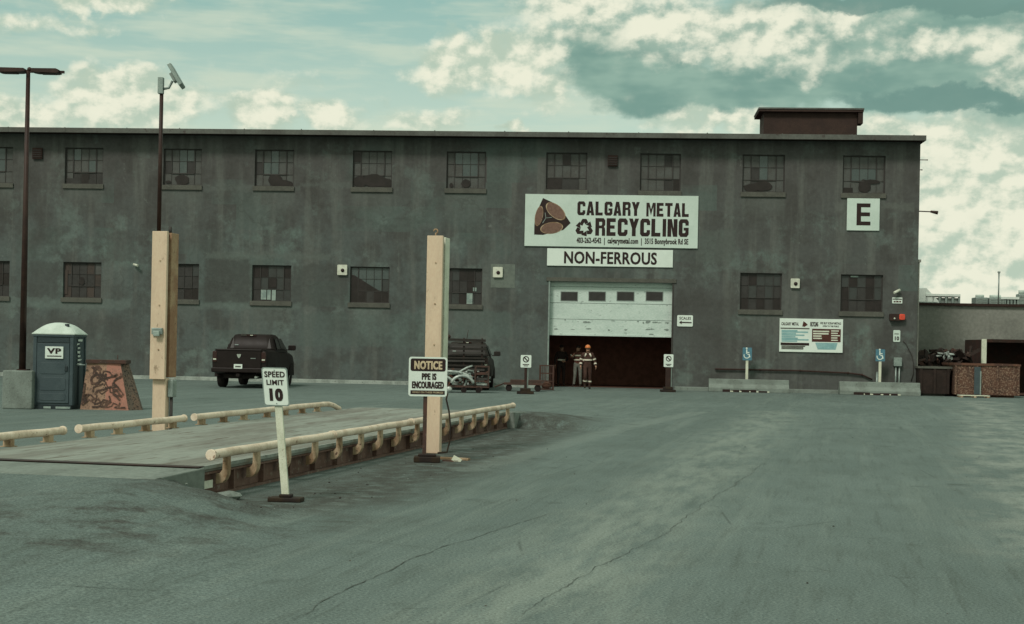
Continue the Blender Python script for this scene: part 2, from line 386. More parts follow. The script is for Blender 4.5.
    pm_ = g.m('MULTIPLY', g.m('SUBTRACT', 1.0, g.ss(peb.outputs[0], .05, .12)), g.ss(g.noise(P, .8, 4, .6), .55, .65))
    col = g.mix(g.m('MULTIPLY', pm_, .5), col, (.24, .27, .23))
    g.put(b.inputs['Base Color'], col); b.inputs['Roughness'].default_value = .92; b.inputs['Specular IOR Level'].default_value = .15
    bp = g.new('ShaderNodeBump'); bp.inputs['Strength'].default_value = .22; bp.inputs['Distance'].default_value = .02
    g.put(bp.inputs['Height'], g.m('ADD', g.m('MULTIPLY', grit, .9), g.m('ADD', g.m('MULTIPLY', mid, 2.0), g.m('MULTIPLY', warp, 2.0)))); g.put(b.inputs['Normal'], bp.outputs[0])
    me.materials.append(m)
ground()

def cracks():
    mb = MB(); mb.use(pm('crack_fill', (.066, .074, .064), (.095, .112, .098), None, scale=3, rough=.95))
    rnd = random.Random(3)
    for pts, w in (([(285, 624), (325, 601), (380, 577), (440, 550), (500, 530), (560, 510)], .017),
                   ([(512, 624), (545, 600), (580, 580), (660, 535), (700, 507), (770, 460)], .011),
                   ([(295, 531), (360, 541), (430, 549), (505, 557)], .011),
                   ([(-10, 588), (90, 592), (205, 596)], .016),
                   ([(440, 550), (470, 552), (520, 549)], .010)):
        W = [at(*p) for p in pts]; P = []
        for a, b in zip(W, W[1:]):
            n = max(2, int((b-a).length/.09))
            for i in range(n): P.append(a.lerp(b, i/n))
        off = 0; Lp, Rp = [], []
        for i in range(1, len(P)-1):
            d = (P[i+1]-P[i-1]).normalized(); nn = Vector((-d.y, d.x, 0))
            off = off*.9 + rnd.uniform(-.02, .02); ww = w*rnd.uniform(.15, .75)*min(1, i/8, (len(P)-i)/8)
            c = P[i] + nn*off
            for s_, T in ((1, Lp), (-1, Rp)):
                q = c + nn*ww*s_*.5; T.append(Vector((q.x, q.y, ground_z(q.x, q.y) + .005)))
        for i in range(len(Lp)-1): mb.face((Rp[i], Rp[i+1], Lp[i+1], Lp[i]))
    o = mb.build('asphalt_cracks', fix=False); o['kind'] = 'structure'
cracks()

# ---------------------------------------------------------------- warehouse
WH = thing('warehouse', 'long grey stuccoed two storey industrial building with half open overhead door', 'building', B0, -PHI)
SR = wl(918, 270)[0]; SL = -70.0
ZT = wl(512, 131.8, .7)[1]; ZF = ZT - .19
UP = [(-28.5, 12.8), (64.8, 103), (163.3, 201.5), (254.7, 293.7), (352.7, 392), (446.5, 485.8), (546.1, 587), (640.2, 680.8), (742.6, 784.9), (842.9, 885.4)]
LO = {0: (-30.5, 9.2), 1: (62.8, 101), 2: (160.5, 198.6), 3: (251.8, 290.9), 4: (349.8, 389.2), 5: (443.5, 482), 8: (740, 781.7), 9: (840.7, 882.9)}
uz1, uz0 = wl(466, 151.6)[1], wl(466, 193.4)[1] + .20
lz1, lz0 = wl(466, 268.3)[1], wl(466, 309.4)[1] + .20
wins = []
for i, (a, b) in enumerate(UP): wins.append(('U%d' % i, wl(a, 170)[0], wl(b, 170)[0], uz0, uz1))
for i, (a, b) in LO.items(): wins.append(('L%d' % i, wl(a, 290)[0], wl(b, 290)[0], lz0, lz1))
pitch = wins[3][1] - wins[1][1]
for k in range(1, 9):
    s0 = wins[0][1] - pitch/2*k
    wins.append(('UX', s0, s0 + 1.8, uz0, uz1)); wins.append(('LX', s0, s0 + 1.8, lz0, lz1))
DS0, DS1, DZ = wl(547.5, 340)[0], wl(673, 340)[0], wl(610, 280.5)[1]
holes = [(w[1], w[2], w[3], w[4]) for w in wins] + [(DS0, DS1, -.5, DZ)]
def stucco():
    m, g, b = newmat('weathered_stucco')
    tc = g.new('ShaderNodeTexCoord'); P = tc.outputs['Object']; X, Y, Z = g.xyz(P)
    big = g.noise(P, .16, 5, .6); mid = g.noise(P, .7, 6, .65); fin = g.noise(P, 6, 5, .65)
    streak = g.noise(g.vscale(P, (1.5, 1, .12)), 1.1, 5, .6)
    up = g.ss(g.m('ADD', Z, g.m('MULTIPLY', g.m('SUBTRACT', mid, .5), 5)), 4.5, 9.5)
    right = g.ss(g.m('ADD', X, g.m('MULTIPLY', g.m('SUBTRACT', big, .5), 22)), -9, 7)
    br = g.m('MAXIMUM', g.m('MULTIPLY', up, .75), g.m('MULTIPLY', right, .55))
    col = g.mix(br, (.100, .117, .111), (.087, .080, .076))        # teal grey paint, browner higher up and towards the right
    col = g.mix(g.m('MULTIPLY', g.ss(mid, .42, .62), .65), col, (.064, .062, .057))
    col = g.mix(g.m('MULTIPLY', g.ss(streak, .46, .68), .62), col, (.140, .148, .134))
    bx = g.new('ShaderNodeTexBrick'); bx.inputs['Scale'].default_value = .22; bx.inputs['Mortar Size'].default_value = 0
    g.put(bx.inputs['Vector'], g.vec(X, Z, 0)); bx.inputs['Color1'].default_value = (.0, .0, .0, 1); bx.inputs['Color2'].default_value = (1, 1, 1, 1)
    patch = g.m('MULTIPLY', g.ss(g.xyz(bx.outputs[0])[0], .55, .95), g.ss(big, .45, .58))
    col = g.mix(g.m('MULTIPLY', patch, .55), col, (.105, .145, .130))
    bl = g.m('MULTIPLY', g.ss(g.noise(P, .5, 8, .74), .52, .66), g.m('SUBTRACT', 1.0, g.m('MULTIPLY', br, .6)))
    col = g.mix(g.m('MULTIPLY', bl, .8), col, (.150, .190, .172))
    chn = g.noise(g.vscale(P, (1, 1, .8)), 1.5, 8, .75); ch = g.ss(chn, .60, .72)
    col = g.mix(g.m('MULTIPLY', ch, .6), col, (.215, .245, .222))
    for (px, py, rx, rz) in ((112, 252, 1.5, .7), (150, 262, .9, .5), (760, 262, 1.3, .5), (285, 240, 1.6, .6), (860, 345, .9, .8), (70, 305, 2.2, .25), (420, 330, 1.9, .9), (745, 320, .8, .5)):
        s0, z0 = wl(px, py)
        ex = g.m('DIVIDE', g.m('SUBTRACT', X, s0), rx); ez = g.m('DIVIDE', g.m('SUBTRACT', Z, z0), rz)
        d = g.m('ADD', g.m('ADD', g.m('MULTIPLY', ex, ex), g.m('MULTIPLY', ez, ez)), g.m('MULTIPLY', g.m('SUBTRACT', mid, .5), 5.0))
        col = g.mix(g.m('MULTIPLY', g.m('MULTIPLY', g.m('SUBTRACT', 1.0, g.ss(d, .0, 1.4)), g.ss(chn, .42, .62)), .8), col, (.14, .185, .165))
    pn_ = g.m('MULTIPLY', g.m('SUBTRACT', chn, .5), .9)
    for x0, y0, x1, y1, cc, am in ((204, 259, 250, 303, (.070, .073, .068), .75), (292, 266, 346, 306, (.074, .078, .072), .6), (30, 262, 58, 300, (.076, .080, .075), .6), (105, 232, 135, 262, (.080, .084, .079), .5), (0, 300, 130, 306, (.135, .165, .15), .6), (196, 304, 300, 308, (.13, .16, .145), .6), (455, 312, 512, 336, (.105, .135, .123), .6), (300, 315, 420, 345, (.10, .128, .116), .45),
                                   (205, 254, 330, 258, (.13, .15, .135), .5), (205, 186, 300, 190, (.125, .14, .128), .45), (300, 183, 350, 187, (.125, .14, .128), .5), (690, 300, 738, 372, (.078, .078, .073), .5), (20, 320, 140, 372, (.084, .088, .083), .5), (540, 200, 525, 250, (.08, .08, .075), .4), (700, 230, 735, 262, (.11, .128, .115), .5), (836, 204, 842, 212, (.15, .16, .145), .5), (884, 204, 912, 209, (.13, .14, .125), .5), (430, 340, 545, 380, (.105, .13, .12), .4)):
        (s0, z0), (s1, z1) = wl(x0, y1), wl(x1, y0); hw, hh = max(.2, abs(s1-s0)/2), max(.08, abs(z1-z0)/2)
        ex = g.m('SUBTRACT', g.m('ABSOLUTE', g.m('SUBTRACT', X, (s0+s1)/2)), hw); ez = g.m('SUBTRACT', g.m('ABSOLUTE', g.m('SUBTRACT', Z, (z0+z1)/2)), hh)
        mk = g.m('SUBTRACT', 1.0, g.ss(g.m('ADD', g.m('MAXIMUM', ex, ez), pn_), -.06, .10))
        col = g.mix(g.m('MULTIPLY', mk, am), col, cc)
    for a_, b_, zl in [(w_[1], w_[2], w_[3]) for w_ in wins if w_[0] not in ('UX', 'LX')]:      # runs below the sills
        ex = g.m('SUBTRACT', g.m('ABSOLUTE', g.m('SUBTRACT', X, (a_+b_)/2)), (b_-a_)/2); dz = g.m('SUBTRACT', zl - .2, Z)
        mk = g.m('MULTIPLY', g.m('SUBTRACT', 1.0, g.ss(ex, -.05, .12)), g.m('MULTIPLY', g.ss(dz, -.05, .05), g.m('SUBTRACT', 1.0, g.ss(g.m('ADD', dz, g.m('MULTIPLY', g.m('SUBTRACT', streak, .5), 3.5)), .1, 1.2))))
        col = g.mix(g.m('MULTIPLY', mk, .45), col, (.125, .138, .125))
    vc = g.new('ShaderNodeTexVoronoi', feature='DISTANCE_TO_EDGE'); vc.inputs['Scale'].default_value = .22
    va = g.new('ShaderNodeVectorMath', operation='ADD'); g.put(va.inputs[0], g.vec(X, g.m('MULTIPLY', Z, .8), 0)); nv = g.new('ShaderNodeTexNoise'); nv.inputs['Scale'].default_value = .8; nv.inputs['Detail'].default_value = 5; g.put(nv.inputs['Vector'], P)
    g.put(va.inputs[1], g.vscale(nv.outputs[1], (2.5, 2.5, 0))); g.put(vc.inputs['Vector'], va.outputs[0])
    ck = g.m('MULTIPLY', g.m('SUBTRACT', 1.0, g.ss(vc.outputs[0], .002, .008)), g.ss(big, .46, .54))
    col = g.mix(g.m('MULTIPLY', ck, .22), col, (.045, .04, .036))
    col = g.mix(.09, col, g.mix(g.ss(fin, .3, .7), (0, 0, 0), (1, 1, 1)), 'OVERLAY')
    g.put(b.inputs['Base Color'], col); b.inputs['Roughness'].default_value = .92; b.inputs['Specular IOR Level'].default_value = .15
    bp = g.new('ShaderNodeBump'); bp.inputs['Strength'].default_value = .12; bp.inputs['Distance'].default_value = .03
    g.put(bp.inputs['Height'], g.m('ADD', fin, mid)); g.put(b.inputs['Normal'], bp.outputs[0])
    return m
M['stucco'] = stucco()

def wall_mesh():
    mb = MB(); mb.use('stucco')
    xs = sorted({SL, SR} | {round(h[i], 4) for h in holes for i in (0, 1)}); zs = sorted({-.5, ZF} | {round(h[i], 4) for h in holes for i in (2, 3)})
    for i in range(len(xs)-1):
        for j in range(len(zs)-1):
            cx, cz = (xs[i]+xs[i+1])/2, (zs[j]+zs[j+1])/2
            if any(h[0] < cx < h[1] and h[2] < cz < h[3] for h in holes): continue
            mb.face(((xs[i], 0, zs[j]), (xs[i+1], 0, zs[j]), (xs[i+1], 0, zs[j+1]), (xs[i], 0, zs[j+1])))
    for a, b, c, d in holes:                                       # reveals
        r = .22 if c > 0 else .45
        mb.face(((a, 0, c), (a, 0, d), (a, r, d), (a, r, c))); mb.face(((b, 0, d), (b, 0, c), (b, r, c), (b, r, d)))
        mb.face(((a, 0, d), (b, 0, d), (b, r, d), (a, r, d))); mb.face(((b, 0, c), (a, 0, c), (a, r, c), (b, r, c)))
    D = 34
    mb.face(((SR, 0, -.5), (SR, D, -.5), (SR, D, ZF), (SR, 0, ZF))); mb.face(((SL, D, -.5), (SL, 0, -.5), (SL, 0, ZF), (SL, D, ZF)))
    mb.face(((SR, D, -.5), (SL, D, -.5), (SL, D, ZF), (SR, D, ZF)))
    mb.build('wall', WH, fix=False)
    rb = MB(); rb.box(SL - .3, SR + .05, -.72, D + .3, ZF + .02, ZT - .015, 'soffit'); rb.build('roof', WH)
    fb = MB(); fb.box(SL - .3, SR + .10, -.77, -.723, ZF - .03, ZT, 'fascia'); fb.box(SR + .053, SR + .10, -.723, D, ZF - .03, ZT)
    rnd = random.Random(1); s = SL
    while s < SR:                                                  # flashing joints
        fb.box(s, s + .05, -.778, -.771, ZF - .02, ZT + .012 + rnd.uniform(0, .02)); s += rnd.uniform(2.4, 3.4)
    fb.build('fascia', WH, bevel=.008)
wall_mesh()
ib = MB(); ib.use('inside')
xa, xb, ya, yb_, zt_ = DS0-1.5, DS1+1.5, .46, 6.5, 5.2
for q in (((xa, yb_, 0), (xb, yb_, 0), (xb, yb_, zt_), (xa, yb_, zt_)), ((xa, ya, zt_), (xb, ya, zt_), (xb, yb_, zt_), (xa, yb_, zt_)),
          ((xa, ya, 0), (xa, yb_, 0), (xa, yb_, zt_), (xa, ya, zt_)), ((xb, ya, 0), (xb, yb_, 0), (xb, yb_, zt_), (xb, ya, zt_)), ((xa, 1.6, .012), (xb, 1.6, .012), (xb, yb_, .012), (xa, yb_, .012))): ib.face(q)
ib.build('interior', WH, fix=False)
def blob(cx, cz, rx, rz, rnd, n=14):
    return [(cx + rx*cos(2*pi*k/n)*rnd.uniform(.82, 1.1), cz + rz*sin(2*pi*k/n)*rnd.uniform(.82, 1.1)) for k in range(n)]
SPOT = {  # marks on the panes: fractions of the opening, z measured downward: ('r', x0,x1,z0,z1) or ('b', cx,cz,rx,rz)
    'U1': [('r', .42, .61, .70, .99), ('r', .02, .40, .83, .99, 'pane_brown'), ('r', .61, .80, .86, .99, 'pane_brown')], 'U2': [('b', .48, .84, .19, .15), ('b', .12, .9, .08, .04)],
    'U3': [('b', .52, .82, .18, .17), ('b', .74, .9, .25, .09), ('b', .9, .93, .10, .06)], 'U4': [('r', .01, .2, .01, .30), ('b', .2, .83, .21, .15), ('b', .55, .8, .3, .18), ('b', .85, .85, .16, .13)],
    'U5': [('b', .12, .9, .05, .06), ('b', .5, .84, .12, .12)], 'U6': [('r', .41, .6, .02, .32), ('r', .01, .4, .68, .99), ('r', .4, .8, .70, .99, 'pane_brown')], 'U7': [('r', .82, .99, .68, .99)],
    'U8': [('b', .22, .87, .2, .10), ('b', .5, .82, .22, .14)], 'U9': [('r', .01, .25, .84, .99), ('b', .52, .80, .16, .18), ('b', .7, .68, .2, .06)],
    'L1': [('b', .47, .52, .08, .12), ('r', .02, .1, .2, .9, 'pane_rust')], 'L3': [('r', .22, .36, .66, .95, 'pane_light'), ('r', .38, .47, .66, .95, 'pane_light'), ('r', .5, .6, .68, .97, 'pane_light'), ('r', .42, .62, .36, .62)],
    'L5': [('r', .60, .75, .66, .97, 'pane_light'), ('r', .76, .85, .52, .62, 'pane_light')], 'L4': [('p', [(.02, .22), (.1, .24), (.72, .64), (.98, .70), (.98, .98), (.02, .98)]), ('r', .42, .6, .68, .98, 'pane_brown')], 'L9': [('r', .24, .42, .03, .07, 'pane_light')], 'L8': []}
def windows():
    rnd = random.Random(11)
    for nm, a, b, c, d in wins:
        w, h = b - a, d - c
        up = nm[0] == 'U'; cols, rows = 5, 3
        wo = MB(); wo.use('frame'); t = .03
        wo.box(a, a+.05, .10, .16, c, d); wo.box(b-.05, b, .10, .16, c, d); wo.box(a+.05, b-.05, .10, .16, d-.05, d); wo.box(a+.05, b-.05, .10, .16, c, c+.05)
        t = .015 if up else .012
        for i in range(1, cols): x = a + w*i/cols; wo.box(x-t/2, x+t/2, .11, .15, c+.05, d-.05)
        for j in range(1, rows): z = c + h*j/rows; wo.box(a+.05, b-.05, .113, .147, z-t/2, z+t/2)
        va, vb, vc_, vd = a + w/cols, b - w/cols, c + h/rows, d - .05                     # opening vent in the middle of the sash
        f_ = .045 if up else .03
        wo.box(va-f_/2, va+f_/2, .095, .155, vc_, vd); wo.box(vb-f_/2, vb+f_/2, .095, .155, vc_, vd); wo.box(va+f_/2, vb-f_/2, .095, .155, vc_-f_/2, vc_+f_/2)
        win = wo.build('window', WH)
        pb = MB()
        for i in range(cols):
            for j in range(rows):
                k = rnd.random()
                if up: mt = 'pane_teal' if (1 <= i <= 3 and j >= 1 and k < .55 and nm not in ('U7', 'U6', 'U4')) else ('pane_grey' if k < .95 else 'pane_brown')
                elif nm in ('L8', 'L9'): mt = ['pane_deep', 'pane_brown', 'pane_dark', 'pane_deep'][int(k*4)] if j else ['pane_dark', 'pane_brown', 'pane_brown', 'pane_dark'][int(k*4)]
                elif nm == 'L1': mt = ['pane_grey', 'pane_rust', 'pane_brown'][int(k*3)]
                else: mt = ['pane_dark', 'pane_brown', 'pane_brown', 'pane_deep'][int(k*4)] if nm != 'L4' else ('pane_teal' if j == 2 or (j == 1 and i < 4) else 'pane_deep')
                x0, x1, z0, z1 = a+.02 + (w-.04)*i/cols, a+.02 + (w-.04)*(i+1)/cols, c+.02 + (h-.04)*j/rows, c+.02 + (h-.04)*(j+1)/rows
                e = rnd.uniform(-.006, .006)
                pb.use(mt); pb.face(((x0, .135+e, z0), (x1, .135-e, z0), (x1, .135-e, z1), (x0, .135+e, z1)))
        for sp in SPOT.get(nm, []):
            if sp[0] == 'p':
                pb.use('pane_dark'); pb.face([(a + w*x_, .112, d - h*y_) for x_, y_ in sp[1]])
            elif sp[0] == 'r':
                x0, x1, z1, z0 = a + w*sp[1], a + w*sp[2], d - h*sp[3], d - h*sp[4]
                pb.use(sp[5] if len(sp) > 5 else 'pane_dark'); pb.face(((x0, .105, z0), (x1, .105, z0), (x1, .105, z1), (x0, .105, z1)))
            else:
                P = blob(a + w*sp[1], d - h*sp[2], w*sp[3], h*sp[4], rnd)
                yy = .100 - .004*SPOT[nm].index(sp)
                pb.use('pane_dark'); pb.face([(min(max(x, a+.01), b-.01), yy, min(max(z, c+.01), d-.01)) for x, z in P])
        pb.build('pane', win, fix=False)
        sb = MB(); sb.box(a-.07, b+.05, -.075, .095, c-.20, c+.012, 'sill'); sb.build('sill', win, bevel=.012)
windows()
def overhead_door():
    a, b, r = DS0 + .03, DS1 - .03, .30
    zz = [wl(610, y)[1] for y in (280.5, 287, 303.5, 319.8, 335.6)]
    base = None
    for i in range(4):
        mb = MB(); mb.box(a, b, r, r+.06, zz[i+1] + .012, zz[i] - (.0 if i == 0 else .012), 'door')
        if i: mb.box(a, b, r+.012, r+.05, zz[i] - .012, zz[i] + .0119, 'galv')
        if i == 3:                                                # battered lower edge
            mb.box(a, b, r-.02, r-.002, zz[4] - .03, zz[4] + .06, 'door')
            rnd = random.Random(4); mb.use('signback')
            for k in range(26):
                x = rnd.uniform(a+.1, b-.3); z = rnd.choice((rnd.uniform(zz[3]-.12, zz[3]-.03), rnd.uniform(zz[4]+.08, zz[4]+.35)))
                if k > 12: x = b - rnd.uniform(.2, 1.4)
                P = blob(x, z, rnd.uniform(.03, .15), rnd.uniform(.012, .05), rnd, 9)
                mb.face([(px, r-.004-.0004*k, pz) for px, pz in P])
        o = mb.build('overhead_door' if base is None else 'door_section', WH if base is None else base, bevel=.006)
        if base is None: base = o
    for x0, x1 in ((561, 577), (589, 605), (617.3, 633.7), (646.5, 662.7)):
        mb = MB(); s0, z1 = wl(x0, 291.7); s1, z0 = wl(x1, 300.5)
        mb.box(s0-.03, s1+.03, r-.012, r-.002, z0-.03, z1+.03, 'signback'); mb.use('pane_brown')
        mb.face(((s0, r-.016, z0), (s1, r-.016, z0), (s1, r-.016, z1), (s0, r-.016, z1))); mb.build('door_window', base)
    fb = MB(); fb.box(DS0+.002, DS0+.07, -.02, .25, 0, DZ, 'galv'); fb.box(DS1-.07, DS1-.002, -.02, .25, 0, DZ, 'frame'); fb.box(DS0-.1, DS1+.1, -.05, .24, DZ-.07, DZ+.10, 'sill')
    fb.build('door_frame', WH, bevel=.006)
overhead_door()
# roof house
a, z0 = wl(763.5, 136, -6); b, _ = wl(857, 136, -6); z1 = wl(808, 109, -6)[1]
mb = MB(); mb.box(a, b, 6, 8.2, ZT-.3, z1-.16, 'penthouse'); ph = mb.build('penthouse', WH)
mb = MB(); mb.box(a-.26, b+.26, 5.75, 8.4, z1-.16, z1, 'penthouse'); mb.box(a-.28, b+.28, 5.72, 8.4, z1-.055, z1+.02, 'fascia')
mb.box(b+.02, b+.24, 5.8, 6.6, z1-.7, z1-.165, 'penthouse'); mb.build('roof_cap', ph)
mb = MB(); s, z = wl(748, 131); mb.box(s-.22, s+.22, 2, 2.4, ZT-.2, ZT+.25, 'galv'); mb.box(s-.3, s+.3, 1.9, 2.5, ZT+.25, ZT+.31); mb.build('roof_vent', WH)

# small things on the wall: Empty at the wall point, local x along the wall, -y towards the viewer
def won(name, label, cat, px, py, group=None):
    s, z = wl(px, py); return thing(name, label, cat, wpt(s, 0, z), -PHI, group), s, z
def rel(o, px, py): a, b = wl(px, py); return a - o[1], b - o[2]
def panel(o, x0, y0, x1, y1, mat, thick=.06, name='panel', r=.0, off=.01):
    (ax, az), (bx, bz) = rel(o, x0, y1), rel(o, x1, y0)
    mb = MB()
    if r: mb.prism(rrect(ax, bx, az, bz, r), -off, -off-thick, mat, 'y')
    else: mb.box(ax, bx, -off-thick, -off, az, bz, mat)
    return mb.build(name, o[0], bevel=.006), (ax, bx, az, bz), -off - thick

o = won('company_sign', 'large white banner sign with triangular brown logo reading CALGARY METAL RECYCLING above the door', 'sign', 611, 221)
_, (ax, bx, az, bz), yf = panel(o, 524.5, 196.2, 698.5, 246, 'offwhite')
def sgn(px, py, y=None): x, z = rel(o, px, py); return Vector((x, yf - .004 if y is None else y, z))
mb = MB()
def bline(body, x0, y0, x1, y1):
    (p, q), (r_, t) = rel(o, x0, y1), rel(o, x1, y0); block_text(mb, body, p, r_, q, t, yf - .004, 'ink')
def tline(body, x0, y0, x1, y1, bold, mat='ink', mb_=None, y=None):
    (p, q), (r_, t) = rel(o, x0, y1), rel(o, x1, y0); text_into(mb_ or mb, body, p, r_, q, t, (yf - .004) if y is None else y, mat, bold)
bline('CALGARY', 577.3, 202.2, 639.8, 215.3); bline('METAL', 646.2, 203.4, 689.5, 216.6)
bline('RECYCLING', 595.2, 219.4, 688.8, 235.8); tline('403-262-4542  |  calgarymetal.com  |  3515 Bonnybrook Rd SE', 576.5, 239.0, 688.3, 244.8, .03)
mb.build('lettering', o[0], fix=False)
lg = MB(); cc = lambda x, y: sgn(520 + x/10.4, 190 + y/10.4)
def cpoly(P, mat, dy): lg.use(mat); lg.face([(v.x, yf - dy, v.z) for v in [cc(*p) for p in P]][::-1])
cpoly([(240, 85), (335, 128), (470, 260), (527, 345), (450, 418), (410, 425), (240, 468), (148, 465), (150, 375), (158, 260), (205, 165)], 'ink', .004)
def cell(cx, cy, rx, ry, rot, mat, dy):
    R = radians(rot); cpoly([(cx + rx*cos(t)*cos(R) - ry*sin(t)*sin(R), cy + rx*cos(t)*sin(R) + ry*sin(t)*cos(R)) for t in [2*pi*k/28 for k in range(28)]], mat, dy)
for dy, k, mt in ((.007, 1.0, 'bracket'), (.010, .9, 'brownlogo')):
    cell(372, 222, 122*k, 66*k, 40, mt, dy); cell(330, 396, 120*k, 60*k, -8, mt, dy); cell(198, 272, 40*k, 106*k, 12, mt, dy)
lg.use('signback')
for p, q in (((270, 292), (262, 236)), ((270, 292), (236, 346)), ((270, 292), (332, 286))):
    a_, b_ = cc(*p), cc(*q); d = (b_-a_).normalized()*.012; n = Vector((-d.z, 0, d.x))
    lg.face([(v.x, yf-.013, v.z) for v in (a_-n, b_-n, b_+n, a_+n)])
lg.build('logo', o[0])
rc = MB(); rc.use('ink'); C = sgn(584.3, 228); R = .43
for k in range(3):                                                     # three chasing arrows
    rot = Matrix.Rotation(radians(120*k), 3, 'Y')
    for P in ([(-.52, .42), (-.20, .98), (.20, .98), (.42, .62), (.10, .42), (-.02, .62), (-.20, .26)],
              [(.12, .40), (.62, .72), (.80, .12)]):
        rc.face([tuple(C + rot @ Vector((x*R, 0, z*R - .02))) for x, z in P])
rc.build('recycling_symbol', o[0])

o = won('door_sign', 'long white sign reading NON-FERROUS just above the overhead door', 'sign', 610, 258)
_, _, yf = panel(o, 547, 250.2, 673, 265.6, 'white', .05)
mb = MB(); tline('NON-FERROUS', 564, 252.6, 657, 263.6, .03); mb.build('lettering', o[0], fix=False)
o = won('letter_sign', 'square white sign with a large dark letter E', 'sign', 863, 214)
_, _, yf = panel(o, 846.5, 198.6, 879.7, 230.4, 'offwhite', .05)
mb = MB(); tline('E', 856.2, 203.6, 870.6, 225.4, .02); mb.build('lettering', o[0], fix=False)
o = won('arrow_sign', 'small white sign with black left pointing arrow right of the overhead door', 'sign', 685, 320.5)
_, _, yf = panel(o, 677, 315.4, 693, 326.4, 'white', .03, r=.05)
mb = MB(); tline('SCALES', 679.3, 317.0, 691, 319.6, .02)
mb.use('ink'); mb.face([tuple(Vector((rel(o, x, y)[0], yf-.004, rel(o, x, y)[1]))) for x, y in ((679, 322.5), (681.6, 320.6), (681.6, 321.9), (691.6, 322.1), (691.6, 323.3), (681.6, 323.1), (681.6, 324.4))])
mb.build('lettering', o[0], fix=False)
o = won('information_board', 'wide white notice board with maroon block and teal text columns', 'sign', 811, 335.5)
_, _, yf = panel(o, 779, 319.4, 843, 351.6, 'white', .05)
ip = lambda x, y: (770 + x/12.475, 310 + y/12.48)
mb = MB()
def irect(x0, y0, x1, y1, mat, dy=.004):
    (p, q), (r_, t) = rel(o, *ip(x0, y1)), rel(o, *ip(x1, y0)); mb.use(mat); mb.face(((p, yf-dy, q), (r_, yf-dy, q), (r_, yf-dy, t), (p, yf-dy, t)))
def itext(b, x0, y0, x1, y1, mat='ink', dy=.004, bold=.03): tline(b, *ip(x0, y0), *ip(x1, y1), bold, mat, None, yf-dy)
itext('CALGARY METAL', 140, 155, 358, 190); itext('RECYCLING', 500, 150, 600, 205); itext('WE BUY SCRAP METALS', 622, 155, 885, 178); itext('OPEN TO THE PUBLIC', 655, 195, 860, 212)
P = [(400, 205), (415, 140), (445, 160), (470, 185), (430, 210)]
mb.use('redbrown'); mb.face([(rel(o, *ip(*p))[0], yf-.004, rel(o, *ip(*p))[1]) for p in P])
irect(130, 226, 490, 234, 'sill')
rnd = random.Random(8)
for k in range(8): irect(142, 250 + k*19, rnd.uniform(300, 480), 262 + k*19, 'tealprint')
irect(130, 412, 486, 438, 'ink'); [irect(140, 448 + 16*k, rnd.uniform(360, 480), 456 + 16*k, 'sill') for k in range(3)]
irect(520, 240, 882, 396, 'redbrown')
for k in range(4): irect(535, 260 + 29*k, (735, 728, 640, 645)[k], 274 + 29*k, 'lampcream', .007)
for k in range(5): irect(760, 256 + 29*k, rnd.uniform(835, 876), 268 + 29*k, 'lampcream', .007)
for k in range(5): irect(565 + 6*k, 412 + 17*k, 838 - 5*k, 424 + 17*k, 'tealprint')
mb.build('lettering', o[0], fix=False)
def wall_lamp(px, py, w, label):
    o = won('wall_lamp', label, 'lamp', px, py, 'square wall lamps')
    panel(o, px-w, py-w*1.02, px+w, py+w*1.02, 'lampcream', .10, 'housing', .04)
    mb = MB(); mb.ball((0.02, -.12, -.02), .085, 'ink', 12, (1, .5, 1)); mb.build('lens', o[0])
wall_lamp(342.6, 270, 5, 'square cream wall lamp left of a lower window above the yard')
wall_lamp(498, 272.3, 5, 'square cream wall lamp mounted on a pale grey board')
wall_lamp(795, 283.4, 4.6, 'square cream wall lamp between two lower windows near the notice board')
o = won('wall_board', 'pale grey square board on the wall behind a lamp', 'board', 502.5, 276); panel(o, 490.5, 264.3, 515.2, 287.6, 'stucco_patch', .008, off=.001)
for px, py, lb in ((38, 153.5, 'dark square louvred vent near the roof behind the street lamp'), (612.7, 161, 'dark square louvred vent between the upper windows over the banner')):
    o = won('wall_vent', lb, 'vent', px, py, 'dark wall vents')
    panel(o, px-5, py-5.4, px+5, py+5.4, 'soffit', .10, 'housing')
    mb = MB(); mb.use('pane_dark')
    for k in range(4): mb.box(-.2, .2, -.135, -.11, -.19+.1*k, -.14+.1*k)
    mb.build('louvres', o[0])
o = won('bullet_camera', 'small white security camera on the wall left of the cream mast', 'camera', 137, 265.2)
mb = MB(); mb.tube([(-.12, -.10, .03), (.12, -.28, -.03)], .055, 'lampcream', 10); mb.build('housing', o[0]); mb = MB(); mb.tube([(.05, 0, .02), (.05, -.15, .0)], .025, 'lampcream', 8); mb.build('bracket', o[0])
o = won('bullet_camera', 'small white security camera above a red alarm lamp', 'camera', 896, 291.6)
mb = MB(); mb.tube([(-.13, -.26, -.07), (.14, -.12, .07)], .06, 'lampcream', 10); mb.build('housing', o[0]); mb = MB(); mb.tube([(.04, 0, -.03), (.04, -.16, .0)], .025, 'lampcream', 8); mb.build('bracket', o[0])
o = won('warning_sign', 'narrow white sign with dark print under the security camera', 'sign', 897, 300.3)
_, _, yf = panel(o, 892, 297.6, 902.3, 303.4, 'white', .02); mb = MB()
mb.use('ink'); (p, q), (r_, t) = rel(o, 892.4, 299.6), rel(o, 901.9, 298.8); mb.face(((p, yf-.004, q), (r_, yf-.004, q), (r_, yf-.004, t), (p, yf-.004, t)))
mb.use('redbrown')
for x0, x1 in ((893.5, 895.5), (896, 898.5), (899, 901)): (p, q), (r_, t) = rel(o, x0, 302.4), rel(o, x1, 301); mb.face(((p, yf-.004, q), (r_, yf-.004, q), (r_, yf-.004, t), (p, yf-.004, t)))
mb.build('lettering', o[0], fix=False)
